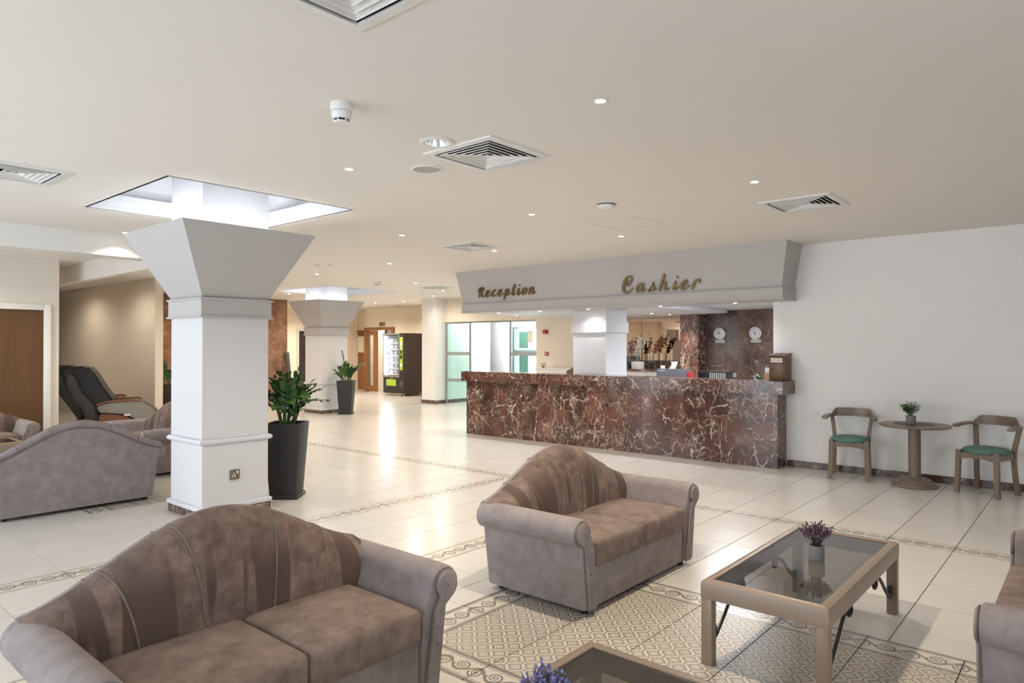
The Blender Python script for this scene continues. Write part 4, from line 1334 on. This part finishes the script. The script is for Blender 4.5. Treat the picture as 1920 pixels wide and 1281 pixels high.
# alarm devices on the beige wall
al = thing('alarm_sounder', 'round red alarm sounder on the beige wall', 'alarm', (-10.40, 13.40, 1.968))
MB().lathe([(.052, 0), (.052, .02), (.040, .028), (.040, .06), (.055, .068), (.055, .095), (.040, .105), (.001, .107)], 24).build('sounder_body', 'red', al, 40, rot=(R(90), 0, 0))
cp = thing('fire_call_point', 'small red fire call point below the alarm sounder', 'alarm', (-10.385, 13.40, 1.425))
MB().bevbox(-.045, .045, -.045, 0, -.045, .045, .004).build('call_box', 'red', cp, 40)
MB().box(-.022, .022, -.048, -.044, -.022, .022).build('break_glass', 'plastic', cp)
no = bx('door_notice', 'paper', 'cream notice taped to the right entrance glass', 'notice', -11.02, -10.86, 13.425, 13.429, 1.70, 2.0, b=.001)
tw = thing('twig_ornament', 'tiny dark twig ornament standing on the white back counter', 'ornament', (-10.02, 12.78, 1.102))
MB().bevbox(-.03, .03, -.02, .02, 0, .02, .004).build('twig_base', 'black', tw, 40)
for k, a in enumerate((-50, -20, 15, 45)):
    MB().tube([(-.02 + .015 * k, 0, .02), (-.02 + .015 * k + .05 * math.sin(R(a)), 0, .05), (-.02 + .015 * k + .07 * math.sin(R(a)), 0, .10 + .01 * k)], .006, 5).build('twig', 'twig', tw)

# ---------------------------------------------------------------- vending machine
M['vtube'] = emit('vending_tube', (.80, .88, 1.0), 40.0)
vm = thing('vending_machine', 'dark brown snack vending machine with lit window and lime panels', 'vending machine', (-17.42, 14.36, 0))
b = MB().box(-.52, -.50, 0, .78, .09, 2.03).box(.28, .52, 0, .78, .09, 2.03).box(-.50, .28, 0, .78, .09, .62).box(-.50, .28, 0, .78, 1.99, 2.03).box(-.50, .28, .70, .78, .62, 1.99)
b.build('cabinet', 'body', vm)
f = MB().box(-.52, -.485, -.02, 0, .60, 2.03).box(.265, .30, -.02, 0, .60, 2.03).box(-.485, .265, -.02, 0, .60, .65).box(-.485, .265, -.02, 0, 1.985, 2.03)
f.build('window_frame', 'armgrey', vm)
MB().box(-.485, .265, -.008, -.004, .65, 1.985).build('window_pane', 'clear_glass', vm)
MB().box(-.498, -.488, .02, .68, .64, 1.97).build('side_liner', 'plastic', vm)
MB().box(-.49, .27, .68, .69, .64, 1.97).build('back_liner', 'monitor', vm)
MB().tube([(-.46, .05, .70), (-.46, .05, 1.93)], .016).build('light_strip', 'vtube', vm, 60)
rng = random.Random(4)
for r in range(6):
    z = .70 + r * .205
    MB().box(-.40, .27, .06, .62, z - .012, z).build('shelf', 'plastic', vm)
    MB().box(-.40, .27, .055, .06, z - .03, z + .005).build('price_rail', 'plastic', vm)
    for mat, ph in (('lavblue', 0), ('monitor', 1), ('petal_w', 2)):
        p = MB()
        for i in range(9):
            if i % 3 != ph:
                continue
            x = -.365 + i * .072
            hh = rng.uniform(.10, .145)
            if r in (0, 1, 2):
                p.lathe([(.022, 0), (.026, .01), (.026, hh * .7), (.012, hh * .85), (.012, hh)], 8, (x, .12, z))
            else:
                p.box(x - .027, x + .027, .09, .13, z, z + hh)
        p.build('product_row', mat if not (r == 5 and ph == 2) else 'lime', vm, kind='stuff')
MB().bevbox(.325, .455, -.012, 0, .84, 1.90, .012).build('control_panel', 'lime', vm, 40)
for z0, z1, mat in ((1.62, 1.74, 'plastic'), (1.50, 1.58, 'file'), (1.36, 1.48, 'black'), (1.20, 1.33, 'black'), (.95, 1.06, 'petal_w')):
    MB().box(.35, .435, -.018, -.012, z0, z1).build('control_button', mat, vm)
MB().bevbox(-.36, .12, -.010, 0, .32, .53, .004).build('delivery_flap', 'lime', vm, 40)
MB().bevbox(.33, .45, -.010, 0, .32, .46, .004).build('coin_return', 'leaf_y', vm, 40)
MB().box(.36, .42, -.014, -.009, .35, .43).build('coin_slot', 'black', vm)
MB().box(-.20, -.02, -.004, 0, .56, .585).build('nameplate', 'goldtag', vm)
for x in (-.44, .46):
    for y in (.06, .70):
        MB().lathe([(.022, 0), (.022, .02), (.014, .03), (.014, .095)], 12, (x, y, 0)).build('foot', 'steel', vm, 40)
light('vending_light', 'AREA', (-.30, .06, 1.30), 22, (.80, .88, 1.0), vm, (R(90), 0, R(-50)), shape='RECTANGLE', size=.05, size_y=1.2)
# brass door plaques
for x, y, z, lb in ((-21.45, 15.85, 2.35, 'brass sign plate above the closed brown doors'), (-19.05, 15.2, 2.38, 'brass sign plate above the open doorway')):
    t = thing('sign_plate', lb, 'sign', (x, y, z))
    MB().bevbox(-.16, .16, -.02, 0, -.07, .07, .004).build('plate', 'goldtag', t, 40)
    MB().box(-.10, .10, -.022, -.0195, -.015, .015).build('plate_text_bar', 'boxwood', t)
bd = MB().bevbox(-.02, .02, -.06, .06, 0, 1.45, .006)
bd.build('leaning_board', 'shellgrey', None, 40, loc=(-17.62, 10.78, 0), rot=(0, R(-9), 0), label='narrow grey board leaning at the marble wall end', cat='board')

# ---------------------------------------------------------------- massage chairs
def massage_chair():
    t = thing('massage_chair', 'x', 'chair')
    # local x forward, y to the left, seat centre at origin
    def ext(poly, y0, y1, name, mat, b=.02):
        bm = bmesh.new()
        v = [bm.verts.new((x, y0, z)) for x, z in poly]
        fc = bm.faces.new(v)
        r = bmesh.ops.extrude_face_region(bm, geom=[fc])
        for e in r['geom']:
            if isinstance(e, bmesh.types.BMVert): e.co.y = y1
        bmesh.ops.bevel(bm, geom=bm.edges[:], offset=b, segments=2, affect='EDGES')
        return MB().bm(bm).build(name, mat, t, 50)
    shell = [(-.61, 1.13), (-.54, 1.17), (-.46, 1.10), (-.36, .84), (-.18, .60), (-.12, .30), (-.23, .28), (-.36, .50), (-.51, .72), (-.60, .92)]
    ext(shell, -.31, .31, 'back_shell', 'shellgrey', .03)
    back = [(-.62, 1.18), (-.56, 1.255), (-.32, 1.26), (-.22, 1.20), (-.08, .95), (.10, .66), (.08, .50), (-.10, .46), (-.30, .70), (-.44, .98), (-.52, 1.10)]
    ext(back, -.33, .33, 'backrest', 'vinyl', .04)
    ext([(-.66, 1.10), (-.60, 1.22), (-.50, 1.25), (-.46, 1.21), (-.52, 1.12), (-.58, 1.07)], -.2, .2, 'headrest_pad', 'shellgrey', .015)
    ext([(-.10, .34), (-.10, .50), (.50, .48), (.56, .40), (.50, .30)], -.27, .27, 'seat', 'vinyl', .04)
    ext([(.50, .42), (.60, .44), (.82, .14), (.72, .06), (.54, .20)], -.26, .26, 'leg_rest', 'vinyl', .03)
    ext([(-.25, 0), (-.25, .30), (.45, .28), (.50, 0)], -.28, .28, 'base', 'black', .02)
    for s in (-1, 1):
        y0, y1 = (.28 * s, .40 * s) if s > 0 else (.40 * s, .28 * s)
        ext([(-.15, .58), (.0, .625), (.43, .645), (.52, .62), (.70, .50), (.80, .36), (.66, .22), (.50, .28), (.30, .42), (.0, .46), (-.12, .46)], y0, y1, 'arm_shell', 'armgrey', .02)
        ext([(-.16, .585), (.0, .635), (.43, .655), (.50, .635), (.50, .655), (.42, .68), (.0, .665), (-.17, .615)], y0 + .005, y1 - .005, 'arm_cap', 'redwood', .006)
        ext([(-.12, .10), (-.12, .44), (.0, .445), (.28, .40), (.48, .26), (.55, .10)], y0 + .02, y1 - .02, 'side_panel', 'redwood', .012)
        MB().box(.26, .35, y0 - .003 if s < 0 else y1 - .005, y0 + .005 if s < 0 else y1 + .003, .40, .43).build('arm_badge', 'plastic', t)
    return t
mc = massage_chair()
mc['label'] = 'black massage chair with pewter arms, the nearer of the two'
mc.location = (-13.30, 4.55, 0)
mc.rotation_euler = (0, 0, R(66))
dup(mc, (-14.25, 4.62, 0), R(66), 'black massage chair partly hidden behind the white door wall')

# ---------------------------------------------------------------- ceiling fittings
def make_vent():
    t = thing('air_vent', 'x', 'vent')
    MB().sqring(0, 0, [(.318, 0), (.318, -.010), (.268, -.014), (.268, .0)]).build('vent_frame', 'plastic', t)
    MB().box(-.28, .28, -.28, .28, .085, .09).build('vent_back', 'dark', t)
    for k, (sx, sy) in enumerate(((1, 0), (-1, 0), (0, 1), (0, -1))):
        if sx: MB().box(sx * .279 - .003, sx * .279 + .003, -.28, .28, .0, .085).build('vent_side', 'dark', t)
        else: MB().box(-.276, .276, sy * .279 - .003, sy * .279 + .003, .0, .085).build('vent_side', 'dark', t)
    for a in (.238, .196, .154, .112, .070):
        MB().sqring(0, 0, [(a, -.015), (a, -.009), (a - .030, .004), (a - .030, .002), (a - .002, -.0105), (a - .002, -.015)]).build('louvre', 'plastic', t)
    MB().frustum(0, 0, -.010, .018, .012, .006).build('vent_centre', 'plastic', t)
    return t
vent = make_vent()
VL = ['square air vent next to the round reflector and speaker', 'big square air vent cut by the top frame edge', 'square air vent above the reception soffit at right',
      'square air vent at the left frame edge', 'small looking air vent in front of the reception lettering', 'farthest air vent, near the far column light well']
for i, (x, y) in enumerate(VENTS):
    v = vent if i == 0 else copy_tree(vent)
    v.location = (x, y, ZC)
    v['label'] = VL[i]
    v['group'] = 'square ceiling air vents'

def make_downlight():
    t = thing('downlight', 'x', 'lamp')
    MB().lathe([(.040, 0), (.042, -.003), (.037, -.005), (.029, -.003)], 24, caps=False).build('trim_ring', 'plastic', t, 50)
    MB().lathe([(.029, -.0032), (.001, -.0032)], 20, caps=False).build('lens', 'lamp', t)
    return t
DL = [((-2.08, 3.164), 'brightest nearest ceiling downlight, above the near glass table'), ((-4.331, 3.138), 'ceiling downlight below the smoke detector, right of the near light well'),
      ((-2.15, 5.548), 'ceiling downlight left of the right hand air vent'), ((-4.406, 5.431), 'ceiling downlight left of the flat white detector'),
      ((-6.423, 5.42), 'ceiling downlight above and left of the air vent before the lettering'), ((-4.449, 7.223), 'ceiling downlight straight above the Cashier lettering'),
      ((-8.753, 3.16), 'ceiling downlight touching the left tip of the near capital'), ((-6.471, 7.144), 'ceiling downlight just right of the air vent before the lettering'),
      ((-8.762, 7.132), 'ceiling downlight in mid ceiling right of the near capital'), ((-11.072, 7.305), 'ceiling downlight straight above the far column'),
      ((-11.031, 9.699), 'ceiling downlight just above the farthest air vent'), ((-13.512, 12.481), 'ceiling downlight in front of the white pier'),
      ((-15.891, 13.466), 'ceiling downlight above the vending machine'), ((-17.006, 13.302), 'ceiling downlight above the open doorway, left of the machine'),
      ((-15.761, 9.572), 'ceiling downlight left of the far column over the marble wall')]
dl0 = make_downlight()
dl_parts = list(dl0.children)
def new_downlight():
    t = thing('downlight', 'x', 'lamp')
    for c in dl_parts:
        k = c.copy(); COL.objects.link(k); k.parent = t
    return t
ADDED = [(-11.05, 1.6), (-11.05, 5.2), (-13.4, 7.2), (-14.4, 4.6), (-16.1, 7.4), (-17.2, 4.6), (-19.5, 12.0), (-19.6, 13.1), (-12.0, 11.4), (-16.6, 11.6), (-18.4, 13.4), (.15, 5.5), (.15, 7.2)]  # downlights added to brighten hall and recess; right pair continues the grid
HL = {(-11.05, 1.6): 'added ceiling downlight above the loveseat by the brown door', (-11.05, 5.2): 'added ceiling downlight hidden behind the near capital', (-13.4, 7.2): 'added ceiling downlight in front of the marble lift wall',
      (-14.4, 4.6): 'added ceiling downlight above the nearer massage chair', (-16.1, 7.4): 'added ceiling downlight close to the marble lift wall', (-17.2, 4.6): 'added ceiling downlight in the recess behind the massage chairs',
      (-19.5, 12.0): 'added ceiling downlight by the dark door beyond the far column', (-19.6, 13.1): 'added ceiling downlight in front of the closed brown doors', (-12.0, 11.4): 'added ceiling downlight between far column and reception counter',
      (-16.6, 11.6): 'added ceiling downlight behind the far column', (-18.4, 13.4): 'added ceiling downlight before the open doorway', (.15, 5.5): 'ceiling downlight past the right edge above the loveseat', (.15, 7.2): 'ceiling downlight past the right edge near the wall'}
for i, (p, lb) in enumerate(DL + [(p, None) for p in ADDED]):
    d = dl0 if i == 0 else new_downlight()
    d.location = (*p, ZC)
    d['label'] = lb or HL[p]
    d['group'] = 'recessed ceiling downlights'
    hall = p[0] < -10
    k = .5 if p in ((-14.4, 4.6), (-17.2, 4.6), (-13.512, 12.481)) else 1.0
    light('downlight_light', 'SPOT', (0, 0, -.012), k * HALL_W if hall else LAMP_W * (.6 if p[0] < -8.74 and p[1] < 4 else 1.8 if i == 0 else .4 if p[0] > -1 else 1), WARM_HALL if hall else ((1.0, .84, .62) if i == 0 else WARM), d, None, spot_size=R(164 if hall else 125), spot_blend=.6 if hall else .75, shadow_soft_size=.022)
for p in ((-9.30, 9.95), (-9.25, 10.9), (-6.70, 12.0), (-6.60, 12.55)):
    d = new_downlight()
    d.location = (*p, 2.25)
    d['label'] = {0: 'leftmost small downlight under the lowered reception ceiling', 1: 'second small downlight under the lowered ceiling behind Reception', 2: 'small downlight under the lowered ceiling left of the marble pillar', 3: 'small downlight touching the marble pillar top'}[((-9.30, 9.95), (-9.25, 10.9), (-6.70, 12.0), (-6.60, 12.55)).index(p)]
    light('downlight_light', 'SPOT', (0, 0, -.012), 60, (.98, .93, .88), d, None, spot_size=R(120), spot_blend=.7, shadow_soft_size=.035)
# flat panel lamps in the soffit and in the desk ceiling
def panel(loc, sx, sy, w, color, label):
    t = thing('ceiling_lamp', label, 'lamp', loc)
    MB().sqring(0, 0, [(1, 0), (1, -.012), (.9, -.012), (.9, 0)]).build('lamp_frame', 'plastic', t).scale = (sx / 2, sy / 2, 1)
    MB().box(-sx * .44, sx * .44, -sy * .44, sy * .44, -.009, -.006).build('lamp_diffuser', 'tube', t)
    light('panel_light', 'AREA', (0, 0, -.016), w, color, t, None, shape='RECTANGLE', size=sx * .86, size_y=sy * .86)
    return t
COOL = (.88, .93, 1.0)
for x, lb in ((-8.25, 'leftmost tiny downlight under the grey soffit'), (-7.3, 'tiny downlight under the grey soffit just left of the pier'), (-6.3, 'tiny downlight under the grey soffit in front of the pier'), (-5.0, 'tiny downlight under the grey soffit above the binders'), (-3.85, 'rightmost tiny downlight under the grey soffit')):
    d = new_downlight()
    d.location = (x, 9.22, 2.205)
    d['label'] = lb
    light('downlight_light', 'SPOT', (0, 0, -.012), 12 if x == -6.3 else (35 if x == -3.85 else 60), COOL, d, None, spot_size=R(140), spot_blend=.8, shadow_soft_size=.03)
panel((-4.45, 10.6, 2.335), .9, .5, 40, COOL, 'lamp panel in the desk ceiling right of the pier')
panel((-8.0, 9.62, 2.335), .9, .2, 14, COOL, 'lamp panel in the desk ceiling left of the pier')
panel((-13.9, 14.8, ZC), 1.4, .8, 130, (.94, .97, 1.0), 'added lamp panel brightening the entrance lobby from its ceiling')  # added lamp that keeps the lobby walls bright behind the glass
panel((-19.0, 16.0, ZC), .8, .3, 26, (1, .96, .9), 'added lamp panel lighting the room behind the open doorway')  # added lamp so the room past the doorway looks pale

sm = thing('smoke_detector', 'white smoke detector on the ceiling near the top centre', 'detector', (-3.2, 2.265, ZC))
MB().lathe([(.060, 0), (.061, -.002), (.060, -.045), (.056, -.047)], 28).build('detector_base', 'plastic', sm, 40)
MB().lathe([(.056, -.049), (.055, -.070), (.050, -.088), (.046, -.089)], 28).build('detector_head', 'plastic', sm, 40)
MB().lathe([(.040, -.088), (.038, -.100)], 24).build('sensor_grille', 'dark', sm, 40)
MB().lathe([(.044, -.100), (.040, -.107), (.001, -.110)], 24).build('detector_cap', 'plastic', sm, 40)
for k in range(6):
    a = k * PI / 3
    MB().box(.036, .047, -.003, .003, -.102, -.088).build('grille_rib', 'plastic', sm, None, rot=(0, 0, a))
s2 = thing('smoke_detector', 'flat white detector on the ceiling left of the right hand vent', 'detector', (-3.56, 5.51, ZC))
MB().lathe([(.085, 0), (.085, -.012)], 28).build('detector_base', 'monitor', s2, 40)
MB().lathe([(.088, -.014), (.086, -.030), (.060, -.045), (.001, -.050)], 28).build('detector_head', 'plastic', s2, 50)
s3 = thing('smoke_detector', 'small square detector on the ceiling before the far column', 'detector', (-11.41, 8.95, ZC))
MB().bevbox(-.075, .075, -.075, .075, -.05, 0, .008).build('detector_base', 'plastic', s3, 40)
MB().lathe([(.055, -.05), (.05, -.075), (.001, -.08)], 20).build('detector_head', 'file', s3, 40)
rf = thing('reflector_lamp', 'unlit round chrome reflector lamp beside the square vent', 'lamp', (-3.325, 3.10, ZC))
MB().lathe([(.115, 0), (.117, -.006), (.088, -.010), (.084, -.004)], 36, caps=False).build('trim_ring', 'plastic', rf, 40)
MB().lathe([(.085, -.004), (.078, .035), (.060, .075), (.030, .092), (.001, .095)], 32, caps=False).build('reflector', 'chrome', rf, 60)
sp = thing('ceiling_speaker', 'round ceiling speaker with perforated grey grille', 'speaker', (-3.882, 3.524, ZC))
MB().lathe([(.125, 0), (.127, -.006), (.108, -.010), (.104, -.005)], 36, caps=False).build('trim_ring', 'plastic', sp, 40)
MB().lathe([(.106, -.005), (.001, -.008)], 32, caps=False).build('speaker_grille', 'file', sp, 60)
un = thing('sensor_pair', 'pair of small grey unlit ceiling fittings right of the near capital', 'lamp', (-9.76, 6.56, ZC))
for x in (-.08, .08):
    MB().lathe([(.045, 0), (.044, -.006), (.034, -.008), (.001, -.004)], 20, (x, x * .8, 0)).build('fitting', 'steel', un, 50)
hp = MB().sqring(0, 0, [(.30, 0), (.30, -.0015), (.296, -.0015), (.296, 0)])
hp.build('access_hatch', 'grey', ceiling, loc=(-3.95, 6.55, ZC))
